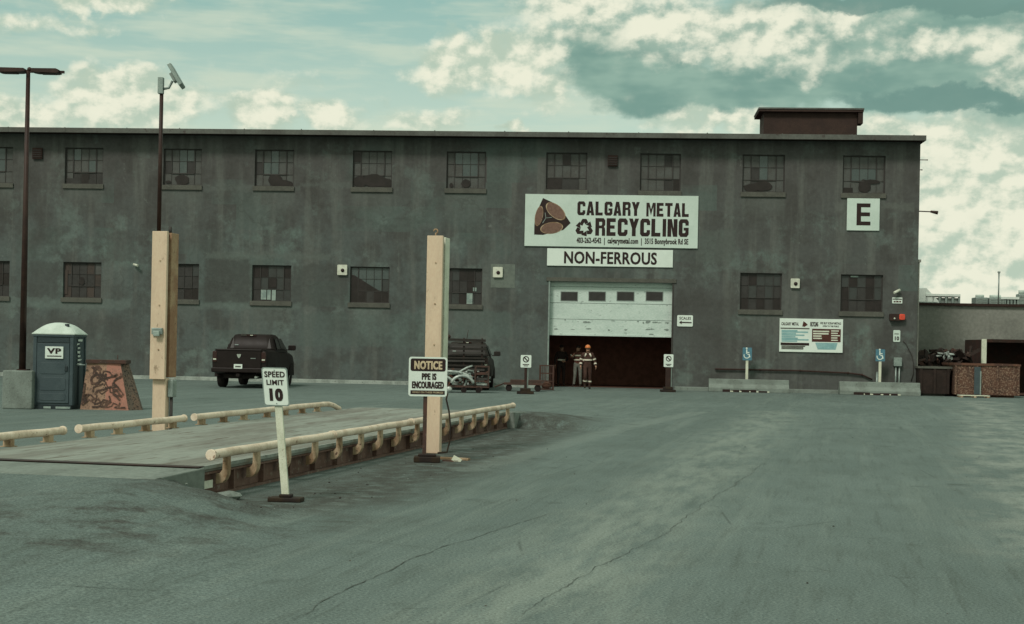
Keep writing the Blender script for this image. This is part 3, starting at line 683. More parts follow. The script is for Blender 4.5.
o = won('alarm_lamp', 'dark box with a red lamp on the wall near the building corner', 'lamp', 896, 317.3)
panel(o, 889, 314, 899.3, 320.6, 'darkpole', .22, 'housing', .04)
mb = MB(); (p, q), (r_, t) = rel(o, 898.2, 320), rel(o, 904.2, 314.2); mb.prism(rrect(p, r_, q, t, .06), -.02, -.24, 'lampred', 'y'); mb.build('lens', o[0], bevel=.02)
mb = MB(); mb.ball((-.10, -.235, -.06), .04, 'lampcream', 10); mb.build('bulb', o[0])
o = won('speed_sign', 'white 10 sign on the wall under the red alarm lamp', 'sign', 896.7, 336)
_, _, yf = panel(o, 893, 330.2, 900.3, 341.9, 'offwhite', .02, r=.05)
mb = MB(); tline('10', 894.6, 336.4, 899, 340.4, .04); tline('SPEED', 894.3, 333.2, 899, 334.6, .02, 'sill'); mb.build('lettering', o[0], fix=False)
o = won('meter_box', 'grey meter box with two conduits running to the ground', 'meter box', 897, 361.5)
panel(o, 893, 357.6, 901.2, 366, 'galv', .2, 'box', .03)
for px in (895.5, 899):
    x, _ = rel(o, px, 366); mb = MB(); mb.tube([(x, -.1, -.19), (x, -.1, -o[2])], .035, 'galv', 10); mb.build('conduit', o[0])
o = won('rusty_pipe', 'thin rusty pipe running along the foot of the wall behind the barriers', 'pipe', 790, 372)
pts = [rel(o, x, y) for x, y in ((715, 369), (760, 369.8), (800, 370.7), (848, 373), (862, 374.8), (872, 379.5))]
mb = MB(); mb.tube([(x, -.09, z) for x, z in pts], .035, 'soffit', 8); mb.build('pipe', o[0])
for x, z in pts[1:5]: mb = MB(); mb.box(x-.03, x+.03, -.05, -.001, z-.05, z+.05, 'soffit'); mb.build('clip', o[0])
o = won('corner_bracket', 'slim lamp arm sticking out from the right corner of the building', 'lamp', 916, 210.5)
x, z = SR - o[1], 0
mb = MB(); mb.tube([(x-.03, .3, 0), (x+.62, .3, -.02)], .025, 'darkpole', 8); mb.build('arm', o[0]); mb = MB(); mb.tube([(x+.55, .3, -.01), (x+.86, .3, -.06)], [.05, .085], 'darkpole', 10); mb.build('lamp_head', o[0])
for py, l, lb in ((159.3, .34, 'thin upper rod sticking out from the right corner of the building'), (169.3, .12, 'short lower rod sticking out from the right corner of the building')):
    o = won('wall_rod', lb, 'rod', 920, py); x = SR - o[1]
    mb = MB(); mb.tube([(x-.02, .2, 0), (x+l, .2, 0)], .018, 'darkpole', 6); mb.ball((x+l, .2, 0), .03, 'darkpole', 8); mb.build('rod', o[0])
o = won('drain_pipe', 'grey downpipe at the right corner of the building', 'pipe', 916, 300); x = SR - o[1]
z = rel(o, 917, 262)[1]; mb = MB(); mb.box(x+.003, x+.1, .15, .27, -o[2], z, 'lowwall'); mb.box(x+.003, x+.15, .1, .32, z, z+.12); mb.build('pipe', o[0])
o = won('wall_cable', 'dark cable hanging loosely on the wall beside the meter box', 'cable', 908, 345)
pts = [rel(o, x, y) for x, y in ((903, 341), (906, 344), (909, 350), (912, 356), (913.5, 364), (913, 374), (911, 381))]
mb = MB(); mb.tube([(x, -.03, z) for x, z in pts], .018, 'frame', 6); mb.build('cable', o[0])

# kerb and footings along the wall
mb = MB(); mb.box(SL, DS0 - .15, -1.25, -.02, -.3, .13, 'concrete'); mb.box(SL, DS0-.16, -1.40, -1.253, -.3, .16, 'kerbc')
k_ = mb.build('kerb', None, B0, -PHI, bevel=.015); k_['kind'] = 'structure'
mb = MB(); mb.box(DS1 + .1, SR, -.45, -.01, -.3, .16, 'concrete'); k_ = mb.build('kerb', None, B0, -PHI, bevel=.02); k_['kind'] = 'structure'

# ---------------------------------------------------------------- barriers and parking signs
def barrier(x0, x1, label, seed):
    off = 1.1; s0, s1 = wl(x0, 392, off)[0], wl(x1, 392, off)[0]; Lb = s1 - s0
    t = thing('concrete_barrier', label, 'barrier', wpt((s0+s1)/2, off), -PHI, 'low concrete barriers along the wall')
    mb = MB(); prof = [(-.30, 0), (.30, 0), (.30, .18), (.16, .34), (.13, .56), (-.13, .56), (-.16, .34), (-.30, .18)]
    mb.prism(prof, -Lb/2, Lb/2, 'concrete', 'x'); b = mb.build('barrier', t, bevel=.02)
    rnd = random.Random(seed); mb = MB()
    for k in range(5):
        x = -Lb*.33 + k*Lb*.11; w_ = rnd.uniform(.30, .42); mb.box(x, x+w_, -.325, -.303, .0, rnd.uniform(.07, .12), 'ink'); mb.box(x+w_+.01, x+w_+rnd.uniform(.05, .16), -.33, -.303, .01, .06, 'polewhite')
    mb.build('marker_strip', t)
barrier(708.5, 788.5, 'low concrete barrier left of the notice board, with chipped dark foot', 1)
barrier(839, 919.5, 'low concrete barrier nearest the building corner, under the meter box', 2)
def parking(px, y0, y1, yb, label):
    off = .6; s, z1 = wl(px, y0, off); _, z0 = wl(px, y1, off)
    t = thing('parking_sign', label, 'sign', wpt(s, off), -PHI, 'blue accessible parking signs')
    mb = MB(); mb.box(-.055, .055, -.03, .03, 0, z0+.1, 'polewhite'); mb.build('post', t)
    w = .20; mb = MB(); mb.prism(rrect(-w, w, z0, z1, .03), -.045, -.032, 'blue', 'y'); p = mb.build('panel', t)
    mb = MB(); mb.use('white'); h = z1 - z0; c = z0 + h*.42; y = -.052
    ring = [(.14*cos(radians(a_)), .14*sin(radians(a_))) for a_ in range(160, 400, 15)]
    for (p0, q0), (p1, q1) in zip(ring, ring[1:]): mb.face(((p0-.02, y, c+q0-.02), (p1-.02, y, c+q1-.02), (p1*.72-.02, y, c+q1*.72-.02), (p0*.72-.02, y, c+q0*.72-.02)))
    for P in ([(-.05, .05), (.0, .05), (.0, .24), (-.05, .24)], [(0, .13), (.09, .13), (.09, .09), (0, .09)], [(0, .05), (.09, .05), (.14, -.09), (.10, -.11), (.06, .01), (0, .01)]):
        mb.face([(x, y-.002, c+z) for x, z in P])
    mb.face([(-.03+.04*cos(radians(45*k)), y, c+.29+.04*sin(radians(45*k))) for k in range(8)]); mb.build('wheelchair_symbol', t)
    return t
parking(747.3, 347.5, 360.3, 379, 'blue accessible parking sign on white post behind the left barrier')
t = parking(880.3, 349.3, 361.3, 381, 'blue accessible parking sign on white post beside the meter box')
s, _ = wl(877.3, 365, .45); p_ = thing('steel_post', 'plain grey post close beside the right blue parking sign', 'post', wpt(s, .45), -PHI)
mb = MB(); mb.tube([(0, 0, 0), (0, 0, .95)], .05, 'galv', 10); mb.build('post', p_); mb = MB(); mb.tube([(0, 0, .95), (0, 0, .99)], [.06, .04], 'galv', 10); mb.build('cap', p_)

# small portable signs beside the door
def door_stand(px, py, y0, y1, label, wide, first=None):
    p = at(px, py); sc = p.y/F
    z1, z0 = atY(px, y0, p.y).z, atY(px, y1, p.y).z
    t = thing('stand_sign', label, 'sign', p, 0, 'white signs on rubber stands by the door')
    mb = MB(); mb.box(-.32, .32, -.2, .2, 0, .10, 'black'); mb.box(-.2, .2, -.12, .12, .10, .22); mb.build('base', t, bevel=.02)
    mb = MB(); mb.box(-wide, wide, -.04, .04, .22, z0+.05, 'darkpole'); mb.box(-wide-.01+.09, wide+.05, .01, .05, .22, z0, 'galv'); mb.build('post', t)
    w = .20; mb = MB(); mb.prism(rrect(-w, w, z0, z1, .03), -.07, -.05, 'white', 'y'); mb.build('panel', t)
    mb = MB(); mb.use('ink'); c = z0 + (z1-z0)*.66
    R = [(cos(2*pi*k/20), sin(2*pi*k/20)) for k in range(21)]
    for (a_, b_), (c_, d_) in zip(R, R[1:]): mb.face(((a_*.12, -.075, c+b_*.12), (c_*.12, -.075, c+d_*.12), (c_*.085, -.075, c+d_*.085), (a_*.085, -.075, c+b_*.085)))
    mb.face(((-.08, -.077, c+.05), (-.05, -.077, c+.08), (.08, -.077, c-.05), (.05, -.077, c-.08)))
    mb.box(-.12, .12, -.077, -.073, z0+.10, z0+.13); mb.box(-.08, .08, -.077, -.073, z0+.05, z0+.075); mb.build('symbol', t)
door_stand(525.3, 394, 355, 367.5, 'white prohibition sign on dark stand left of the overhead door', .05)
door_stand(667.8, 392, 354.3, 367, 'white prohibition sign on dark stand at the right door jamb', .11)

# ---------------------------------------------------------------- weighbridge
WB = thing('weighbridge', 'long low truck scale deck with cream pipe guide rails', 'weighbridge', (A.x, A.y, 0), ROT)
mb = MB(); nb = 6
for k in range(nb): mb.box(L*k/nb + (.05 if k == 0 else .006), L*(k+1)/nb - .006, .06, WID-.06, .285, .36, 'deck')
mb.build('deck', WB, bevel=.008)
mb = MB(); mb.box(0, L, .03, .058, .325, .365, 'kerbc'); mb.build('edge_angle', WB)
for y0, sgnn in ((.125, -1), (WID-.125, 1)):
    mb = MB(); mb.box(0, L, y0-.012, y0+.012, .03, .284, 'girder'); mb.box(0, L, y0-.09, y0+.11, .0, .03, 'girder'); mb.box(0, L, y0-.085, y0+.1, .262, .2845, 'girder')
    n = 17
    for k in range(n+1): x = .03 + (L-.06)*k/n; mb.box(x-.012, x+.012, y0+sgnn*.013, y0+sgnn*.08, .031, .261, 'girder')
    mb.build('side_beam', WB)
mb = MB(); mb.box(-.02, .03, .1, WID-.1, .02, .30, 'black'); mb.build('end_beam', WB); mb = MB(); mb.box(-.14, .045, .02, WID-.02, .361, .368, 'darkpole'); mb.build('cover_plate', WB); mb = MB(); mb.box(L-.03, L-.001, .1, WID-.1, .02, .28, 'rustdark'); mb.build('end_beam', WB)
mb = MB(); mb.box(.02, .026, .035, .15, .09, .16, 'lampcream'); mb.box(.10, .34, .043, .048, .10, .19, 'lampcream'); mb.build('rating_plate', WB)
def bracket_mesh():
    mb = MB()
    P = [(-.095, .47), (-.10, .30)] + [(-.10 + .11*(1-cos(a_)), .30 - .165*sin(a_)) for a_ in (.4, .8, 1.2, pi/2)] + [(.05, .13), (.05, .25), (.0, .26), (-.03, .30), (-.035, .47)]
    mb.prism(P, -.05, .05, 'bracket', 'x'); return mb
def rail(t0, t1, y, brackets, near, bend=False, joint=True):
    zc = .50; mb = MB()
    path = [(t0, y, zc), (t0+.02, y, zc)] + [(t0 + (t1-t0)*k/6, y, zc + .004*sin(k*2.1)) for k in range(1, 6)] + [(t1-.02, y, zc), (t1, y, zc)]
    if bend: path = path[:-2] + [(t1-.9, y, zc), (t1-.55, y, zc-.01), (t1-.25, y, zc-.05), (t1-.06, y-.03, zc-.11), (t1, y-.05, .37)]
    mb.tube(path, .054, 'rail', 16); r = mb.build('guide_rail', WB)
    for te, s_ in ((t0, 1),) + (() if bend else ((t1, -1),)):
        mb = MB(); mb.tube([(te - .012*s_, y, zc), (te + .03*s_, y, zc)], .064, 'rail', 18); mb.build('end_cap', r, bevel=.006)
    for t in brackets:
        if near: mb = bracket_mesh(); b = mb.build('bracket', r, (t, 0, 0), bevel=.006)
        else:
            mb = MB(); mb.box(-.055, .055, y-.05, y+.05, .36, .455, 'bracket'); mb.box(-.08, .08, y-.08, y+.08, .3605, .372); mb.build('bracket', r, (t, 0, 0))
def tt(px, py, z=.56): return sc_local(at(px, py, z))[0]
def tnear(px, w=-.05):                                             # length along the rail at a photo column
    best = min((abs((Vector((sc_world(i*.02, w).x, 0)).x*F/sc_world(i*.02, w).y) - (px - CX)), i*.02) for i in range(-400, int(L/.02)+1)); return best[1]
j1, j2 = tnear(332.5), tnear(411)
br = [tnear(p) for p in (228, 258, 289, 316, 340.5, 362, 381, 399.5, 418)]
step = br[-1] - br[-2]
while br[-1] + step*1.0 < L - .1: br.append(br[-1] + 1.02)
br = [b for b in br if b < L - .05]
print('joints', L, j1, j2, br)
rail(0, j1-.03, -.075, [b for b in br if b < j1-.1], True); rail(j1+.03, j2-.03, -.075, [b for b in br if j1+.02 < b < j2-.1], True); rail(j2+.03, L, -.075, [b for b in br if b > j2+.02], True)
f1, f2 = tnear(75, WID), tnear(192.5, WID); fe = tnear(340, WID)
fb_ = [tnear(p, WID) for p in (13, 52, 93, 122, 149, 176, 205, 227, 247, 270, 288, 305, 320)]
print('far', f1, f2, fe, fb_)
rail(0, f1-.22, WID+.03, [1.2] + [b for b in fb_ if b < f1-.1], False); rail(f1+.22, f2-.2, WID+.03, [b for b in fb_ if f1+.1 < b < f2-.1], False); rail(f2+.2, min(fe, L+.2), WID+.03, [b for b in fb_ if b > f2+.05], False, bend=True)
# concrete aprons
mb = MB(); mb.prism([(-1.3, -.3), (-.03, -.3), (-.03, .352), (-1.3, .335)], -.02, WID+.05, 'slab', 'y'); ap = mb.build('approach_slab', None, (A.x, A.y, 0), ROT, bevel=.012); ap['kind'] = 'structure'
mb = MB(); mb.prism([(L+.01, -.3), (L+1.5, -.3), (L+1.3, .31), (L+.01, .352)], -.12, WID+.05, 'slab', 'y'); ap = mb.build('approach_slab', None, (A.x, A.y, 0), ROT, bevel=.012); ap['kind'] = 'structure'

def chunk(p, r, label, seed, mat='concrete'):
    rnd = random.Random(seed); mb = MB(); mb.use(mat)
    t = bmesh.ops.create_icosphere(mb.bm, subdivisions=2, radius=r)
    for v in t['verts']:
        v.co *= rnd.uniform(.8, 1.1); v.co.z *= .55; v.co.x *= 1.3
    zm = min(v.co.z for v in t['verts'])
    for v in t['verts']: v.co.z -= zm + .01
    return tag(mb.build('concrete_chunk', None, p, seed), label, 'rubble')
chunk(at(229, 499.5), .11, 'broken concrete chunk under the near corner of the truck scale', 3)

# ---------------------------------------------------------------- cream posts beside the scale
def cream_post(loc, h, zsheath, name, label, rustside):
    t = thing(name, label, 'post', loc, ROT - pi/2)                  # local -y looks back along the scale
    w = .135
    mb = MB(); mb.box(-.12, .12, -.12, .03, 0, zsheath+.02, 'cream'); mb.build('column', t, bevel=.01)
    mb = MB(); mb.box(-w, w, -.21, -.14, zsheath, h, 'cream'); mb.box(-w+.015, w-.05, -.14, -.03, zsheath+.01, h-.01, 'darkpole'); s_ = mb.build('front_plate', t, bevel=.008)
    mb = MB(); mb.box(-w, w, -.03, .25, zsheath+.03, h-.015, rustside); mb.build('rear_channel', t, bevel=.008)
    for k in range(3):
        z = zsheath + (h-zsheath)*(.2+.3*k); mb = MB(); mb.tube([(.02, -.211, z), (.02, -.222, z)], .014, 'bracket', 8); mb.build('bolt', t)
    return t
pn = at(435.3, 453); hn = atY(437, 236.5, pn.y).z; zs = atY(437, 372, pn.y).z
np_ = cream_post(pn + Vector((-.02, .0, 0)), hn, zs, 'boom_post', 'tall cream steel post behind the notice sign, with a lifting hook on top', 'polewhite')
mb = MB(); mb.tube([(-.02, -.1, hn-.01), (-.02, -.1, hn+.05)], .012, 'rustcol', 8); mb.tube([(-.02 + .035*sin(a_), -.1, hn+.08-.035*cos(a_)) for a_ in [i*.6 for i in range(9)]], .011, 'rustcol', 8); mb.build('hook', np_)
tn, wn_ = sc_local(pn)
tf = min((abs(sc_world(i*.02, WID+.62).x*F/sc_world(i*.02, WID+.62).y - (160.8-CX+2.0)), i*.02) for i in range(0, 800))[1]
pf = sc_world(tf, WID+.62); hf = atY(162, 232, pf.y).z; zs = atY(160, 379, pf.y).z
fp = cream_post(pf, hf, zs, 'boom_post', 'tall cream steel post with rusty side, carrying a slim mast above the truck scale', 'rustcol')
z = atY(162, 331, pf.y).z
mb = MB(); mb.box(-.09, .10, -.27, -.212, z-.06, z+.05, 'galv'); mb.box(-.04, .07, -.31, -.27, z-.09, z-.0, 'pane_light'); mb.build('junction_box', fp, bevel=.01)
z1, z0 = atY(172, 380, pf.y).z, atY(172, 397, pf.y).z
mb = MB(); mb.box(.125, .22, -.06, .1, z0, z1, 'galv'); mb.build('switch_box', fp, bevel=.01); mb = MB(); mb.tube([(.16, .02, z0), (.16, .02, .05)], .03, 'frame', 8); mb.build('conduit', fp)
mb = MB(); mb.tube([(.09, 0, hf-.02), (.09, 0, hf+.09)], .03, 'frame', 8); mb.build('stub', fp)
# mast with tilted panel
mp = pf + Vector((0, 0, 0)); zt = atY(160, 79, pf.y).z
ms = thing('camera_mast', 'slim dark mast with a tilted grey floodlight panel, rising from the cream post', 'mast', (pf.x - .10, pf.y, hf), 0)
mb = MB(); mb.tube([(-.02, .05, -.02), (-.02, .05, zt-hf)], [.036, .032], 'darkpole', 10); mb.build('pole', ms)
mb = MB(); mb.box(-.075, .01, -.01, .10, zt-hf-.24, zt-hf+.03, 'galv'); mb.tube([(.0, .05, zt-hf-.16), (.1, .05, zt-hf-.14), (.16, .05, zt-hf-.02)], .022, 'galv', 8); mb.build('bracket', ms)
R = Matrix.Translation((.22, .05, zt-hf+.06)) @ Matrix.Rotation(radians(59), 4, 'Y') @ Matrix.Rotation(radians(-4), 4, 'X')
mb = MB(); mb.box(-.2, .2, -.19, .19, -.03, .03, 'galv', R); mb.box(-.19, .19, -.18, .18, .0305, .04, 'galv', R); mb.box(-.08, .08, -.08, .08, -.08, -.031, 'signback', R); mb.build('panel', ms, bevel=.008)

# ---------------------------------------------------------------- speed limit sign
p = at(286, 501.5); p.z = ground_z(p.x, p.y); t = thing('speed_limit_sign', 'white SPEED LIMIT 10 sign leaning on a pale post with rubber foot', 'sign', p, radians(-6))
z1, z0 = atY(277, 367.5, p.y).z, atY(277, 406, p.y).z; lean = (atY(278, 400, p.y).x - p.x)/(atY(278, 400, p.y).z)
T = Matrix.Shear('XY', 4, (lean, 0)) if False else Matrix(((1, 0, lean, 0), (0, 1, 0, 0), (0, 0, 1, 0), (0, 0, 0, 1)))
mb = MB(); mb.box(-.19, .19, -.10, .10, 0, .05, 'black'); mb.box(-.07, .07, -.06, .06, .05, .085); mb.build('base', t, bevel=.012)
mb = MB(); mb.box(-.042, .042, -.02, .02, .06, z1-.06, 'polewhite', T); mb.build('post', t, bevel=.004)
w = .148; lx = .02; TS = T @ Matrix.Translation((-.012, 0, 0)) @ Matrix.Rotation(radians(-2), 4, 'Y') if False else T @ Matrix.Translation((-.01, 0, 0))
mb = MB(); mb.prism(rrect(-w, w, z0, z1, .03), -.034, -.022, 'galv', 'y', TS); mb.prism(rrect(-w+.013, w-.013, z0+.013, z1-.013, .025), -.037, -.0341, 'white', 'y', TS); mb.build('panel', t)
h = z1 - z0; mb = MB()
text_into(mb, 'SPEED', -.118, .118, z0+h*.745, z0+h*.90, -.0395, 'ink', .03, plane=TS); text_into(mb, 'LIMIT', -.10, .10, z0+h*.545, z0+h*.68, -.0395, 'ink', .03, plane=TS)
text_into(mb, '10', -.075, .080, z0+h*.13, z0+h*.46, -.0395, 'ink', .06, plane=TS); mb.build('lettering', t, fix=False)
for z in (z1-.03, z0+.03): mb = MB(); mb.tube([TS @ Vector((0, -.037, z)), TS @ Vector((0, -.042, z))], .007, 'galv', 8); mb.build('bolt', t)

# ---------------------------------------------------------------- notice sign
p = at(427, 462); t = thing('notice_sign', 'black and white NOTICE PPE IS ENCOURAGED sign on a rubber footed stand', 'sign', p, radians(2))
z1, z0 = atY(428, 357, p.y).z, atY(428, 396.3, p.y).z; x0, x1 = atY(408.8, 376, p.y).x - p.x, atY(447.2, 376, p.y).x - p.x
mb = MB(); mb.box(-.20, .20, -.16, .16, 0, .09, 'black'); mb.box(-.14, .14, -.11, .11, .09, .125); mb.build('base', t, bevel=.015)
mb = MB(); mb.box(-.075, -.015, -.03, .03, .1, z1-.1, 'rustdark'); mb.build('post', t)
mb = MB(); mb.prism(rrect(x0, x1, z0, z1, .04), -.05, -.032, 'white', 'y'); mb.build('panel', t)
def nx(f): return x0 + (x1-x0)*f
def nz(f): return z1 + (z0-z1)*f
mb = MB(); mb.prism(rrect(nx(.045), nx(.955), nz(.36), nz(.04), .03), -.0535, -.0505, 'ink', 'y'); mb.build('heading_band', t); mb = MB(); mb.box(nx(.055), nx(.945), -.0535, -.0505, nz(.95), nz(.85), 'ink'); mb.build('footer_band', t)
mb = MB(); text_into(mb, 'NOTICE', nx(.14), nx(.87), nz(.315), nz(.10), -.056, 'gold', .045)
text_into(mb, 'PPE IS', nx(.34), nx(.72), nz(.58), nz(.41), -.053, 'ink', .045); text_into(mb, 'ENCOURAGED', nx(.09), nx(.92), nz(.80), nz(.62), -.053, 'ink', .045)
text_into(mb, 'WHILE ON THESE PREMISES', nx(.10), nx(.90), nz(.92), nz(.875), -.056, 'gold', .01); mb.build('lettering', t, fix=False)
# cable and debris by the post
cb = thing('cable', 'thin dark cable hanging down the side of the cream post', 'cable', pn, 0)
mb = MB(); mb.tube([(.19, -.12, 1.0), (.17, -.14, .9), (.22, -.15, .7), (.25, -.16, .45), (.24, -.17, .2), (.2, -.19, .03), (.05, -.24, .02)], .014, 'black', 8); mb.build('cable', cb)
pb_ = at(449, 459.5); dt = thing('plank', 'short broken plank lying at the foot of the cream post', 'plank', pb_, radians(-20))
mb = MB(); mb.box(-.2, .34, -.05, .05, 0, .035, 'bracket'); mb.build('plank', dt, bevel=.004)
dt = thing('metal_bar', 'bent metal strip lying on the asphalt by the post', 'scrap', at(452, 461.5), radians(-8))
mb = MB(); mb.box(-.15, .1, -.02, .02, 0, .02, 'rust'); mb.box(-.02, .12, -.02, .02, .02, .10, 'polewhite', Matrix.Rotation(.5, 4, 'Y')); mb.build('strip', dt)

# ---------------------------------------------------------------- street lamp in a concrete block
p = at(16.5, 409); p.y += .38; lp = thing('street_lamp', 'tall dark double headed lamp post standing in a square concrete block', 'lamp post', p, 0)
ht = atY(27, 71, p.y).z
mb = MB(); mb.box(-.37, .37, -.37, .37, 0, .95, 'concrete'); mb.build('concrete_base', lp, bevel=.03)
mb = MB(); mb.tube([(.0, 0, .95), (.0, 0, ht)], [.085, .05], 'darkpole', 14); mb.box(-.1, .16, -.13, .13, .951, .98, 'darkpole'); mb.build('pole', lp)
mb = MB(); mb.box(-.9, .9, -.03, .03, ht-.04, ht+.02, 'darkpole'); mb.ball((.03, 0, ht+.04), .06, 'darkpole'); mb.build('arm', lp)
for s_ in (-1, 1):
    P = [(.10, ht+.05), (.70, ht+.055), (.76, ht+.03), (.76, ht-.045), (.70, ht-.06), (.2, ht-.05), (.08, ht-.03)]
    mb = MB(); mb.prism([(x*s_ + .03, z) for x, z in P], -.17, .17, 'darkpole', 'y'); mb.box(min(.3*s_, .66*s_)+.03, max(.3*s_, .66*s_)+.03, -.13, .13, ht-.07, ht-.061, 'darkpole'); mb.build('lamp_head', lp, bevel=.015)

# ---------------------------------------------------------------- portable toilet
p = at(52, 409.3); p.y += .55; tl = thing('portable_toilet', 'dark blue portable toilet with domed white roof and white VP sign', 'toilet', p, 0)
hb = 1.86; w = .50
mb = MB(); mb.box(-w+.02, w-.02, -.52, .54, .10, hb, 'bluebox'); mb.box(-w, -w+.09, -.545, -.5, .10, hb, 'bluebox'); mb.box(w-.09, w, -.545, -.5, .10, hb)
mb.box(-w-.015, w+.015, -.56, .57, hb-.06, hb, 'bluebox'); mb.box(w-.02, w+.012, -.5, -.42, .1, hb-.06); mb.box(w-.02, w+.012, .46, .54, .1, hb-.06); mb.box(w-.02, w+.006, -.04, .04, .1, hb-.06); mb.build('body', tl, bevel=.015)
mb = MB(); mb.box(-w+.10, w-.10, -.552, -.525, .16, hb-.22, 'bluebox')
for z0, z1 in ((.22, .40), (.47, .80), (.88, 1.16)): mb.prism(rrect(-.32, .32, z0, z1, .05), -.562, -.5525, 'bluebox', 'y')
dr = mb.build('door', tl, bevel=.01)
mb = MB(); mb.box(.30, .37, -.575, -.553, .95, 1.08, 'bluedark'); mb.build('handle', dr, bevel=.006)
mb = MB(); mb.box(-w+.10, w-.10, -.535, -.521, hb-.20, hb-.08, 'bluedark'); [mb.box(-w+.12, w-.12, -.541, -.5351, hb-.19+.03*k, hb-.177+.03*k, 'bluebox') for k in range(4)]; mb.build('vent', tl)
mb = MB(); mb.use('roofwhite'); n, mrows = 12, 8; rows = []
for i in range(n+1):
    u = i/n*2-1; row = []
    for j in range(mrows+1):
        v = j/mrows*2-1; row.append(mb.bm.verts.new((u*(w+.035), v*.575, hb + .012 + .29*(max(0, 1-abs(u)**2.2)**.75)*(max(0, 1-abs(v)**4)**.6))))
    rows.append(row)
for i in range(n):
    for j in range(mrows): f = mb.bm.faces.new((rows[i][j], rows[i+1][j], rows[i+1][j+1], rows[i][j+1])); f.smooth = True
mb.box(-w-.03, w+.03, -.57, .58, hb+.0005, hb+.03, 'roofwhite'); rf = mb.build('roof', tl)
mb = MB(); mb.tube([(.28, -.36, hb+.12), (.28, -.36, hb+.27)], .055, 'bluedark', 10); mb.build('vent_pipe', rf)
mb = MB(); mb.box(-.19, .26, -.585, -.5625, 1.26, 1.56, 'white'); sp = mb.build('sign_plate', tl, bevel=.005)
mb = MB(); text_into(mb, 'VP', -.14, .21, 1.38, 1.52, -.589, 'ink', .05); mb.box(-.14, .22, -.589, -.586, 1.31, 1.335, 'ink'); mb.build('lettering', sp, fix=False)
mb = MB(); mb.use('roofwhite'); rnd = random.Random(5)
for k in range(7):
    z = 1.1 + k*.10; y = rnd.uniform(-.3, -.2)
    mb.face([(w+.014, y, z), (w+.014, y+rnd.uniform(.2, .4), z+rnd.uniform(-.02, .03)), (w+.014, y+rnd.uniform(.2, .4), z+.05), (w+.014, y+.02, z+rnd.uniform(.04, .06))])
mb.build('side_marking', tl, fix=False)
mb = MB(); mb.box(-w+.03, w-.03, -.54, .56, .0, .099, 'bluedark'); [mb.box(x-.09, x+.09, -.562, -.541, .02, .07, 'pane_light') for x in (-.12, .18, .36)]; mb.build('skid', tl)

# ---------------------------------------------------------------- graffiti block
p = at(108, 410); p.y += .45; gb = thing('graffiti_block', 'tapered block covered in orange and pink graffiti with a dark board on top', 'concrete block', p, 0)
yy = p.y - .45
def gx(px, py): q = atY(px, py, yy); return q.x - p.x, q.z
X0, X1, X2 = gx(80, 410)[0], gx(128.5, 410)[0], gx(138.5, 410)[0]; T0, T1, T2 = gx(86, 363.5)[0], gx(119.5, 363.5)[0], gx(124.5, 363.5)[0]; Ht = gx(105, 363.5)[1]
mid = X0 + (X1-X0)*.52; tm = T0 + (T1-T0)*.60
def q(p0, p1, p2, p3, mat): mb.use(mat); mb.face((p0, p1, p2, p3))
mb = MB(); yb, yt, yk = -.45, -.36, .02
q((X0, yb, 0), (mid, yb-.02, 0), (tm, yt-.02, Ht), (T0, yt, Ht), 'graf1'); q((mid, yb-.02, 0), (X1, yb, 0), (T1, yt, Ht), (tm, yt-.02, Ht), 'graf2')
q((X1, yb, 0), (X2, -.1, 0), (T2, -.1, Ht), (T1, yt, Ht), 'graf3'); q((X2, -.1, 0), (X2, yk, 0), (T2, yk, Ht), (T2, -.1, Ht), 'graf3')
q((X2, yk, 0), (X0, yk, 0), (T0, yk, Ht), (T2, yk, Ht), 'graf3'); q((X0, yk, 0), (X0, yb, 0), (T0, yt, Ht), (T0, yk, Ht), 'graf1')
mb.face(((T0, yt, Ht), (tm, yt-.02, Ht), (T1, yt, Ht), (T2, -.1, Ht), (T2, yk, Ht), (T0, yk, Ht))); mb.build('block', gb)
mb = MB(); mb.box(T0-.02, T1+.16, -.42, .05, Ht+.001, Ht+.09, 'rustdark'); mb.tube([(.1, 0, Ht+.09), (.1, 0, Ht+.22)], .012, 'rustdark', 6); mb.build('top_board', gb, bevel=.006)
mb = MB(); rnd = random.Random(21); mb.use('graf_ink')
def stroke(pts, w_):
    P = [Vector((x, 0, z)) for x, z in pts]
    for k, (a_, b_) in enumerate(zip(P, P[1:])):
        d = (b_-a_).normalized(); n_ = Vector((-d.z, 0, d.x))*w_; e = d*w_*.7
        def on(v): return (v.x, yb + (yt-yb)*v.z/Ht - .026 - .0006*k, v.z)
        mb.face([on(v) for v in (a_-n_-e, b_-n_+e, b_+n_+e, a_+n_-e)])
sx = lambda f, g_: X0 + (T0-X0)*g_ + ((X1 + (T1-X1)*g_) - (X0 + (T0-X0)*g_))*f
for k in range(24):
    f, gq = rnd.uniform(.06, .85), rnd.uniform(.1, .88); pts = []
    a_ = rnd.uniform(0, 6)
    for i in range(rnd.randint(5, 9)):
        pts.append((sx(min(.97, max(.03, f)), gq), Ht*gq)); a_ += rnd.uniform(-1.5, 1.5); f += .085*cos(a_); gq = min(.93, max(.06, gq + .075*sin(a_)))
    stroke(pts, rnd.uniform(.012, .026))
for zz_ in ([(.03, .30), (.16, .33), (.05, .20), (.17, .22), (.06, .12)], [(.2, .32), (.30, .24), (.20, .20), (.32, .13)], [(.34, .3), (.30, .12), (.42, .16), (.38, .24), (.31, .2)]):
    stroke([(sx(f, g_), Ht*g_) for f, g_ in zz_], .017)
mb.build('graffiti', gb, fix=False)
mb = MB(); mb.tube([(X0-.1, -.5, Ht*.96), (X0+.12, -.5, Ht*.96)], .02, 'galv', 8); mb.build('pipe_stub', gb)

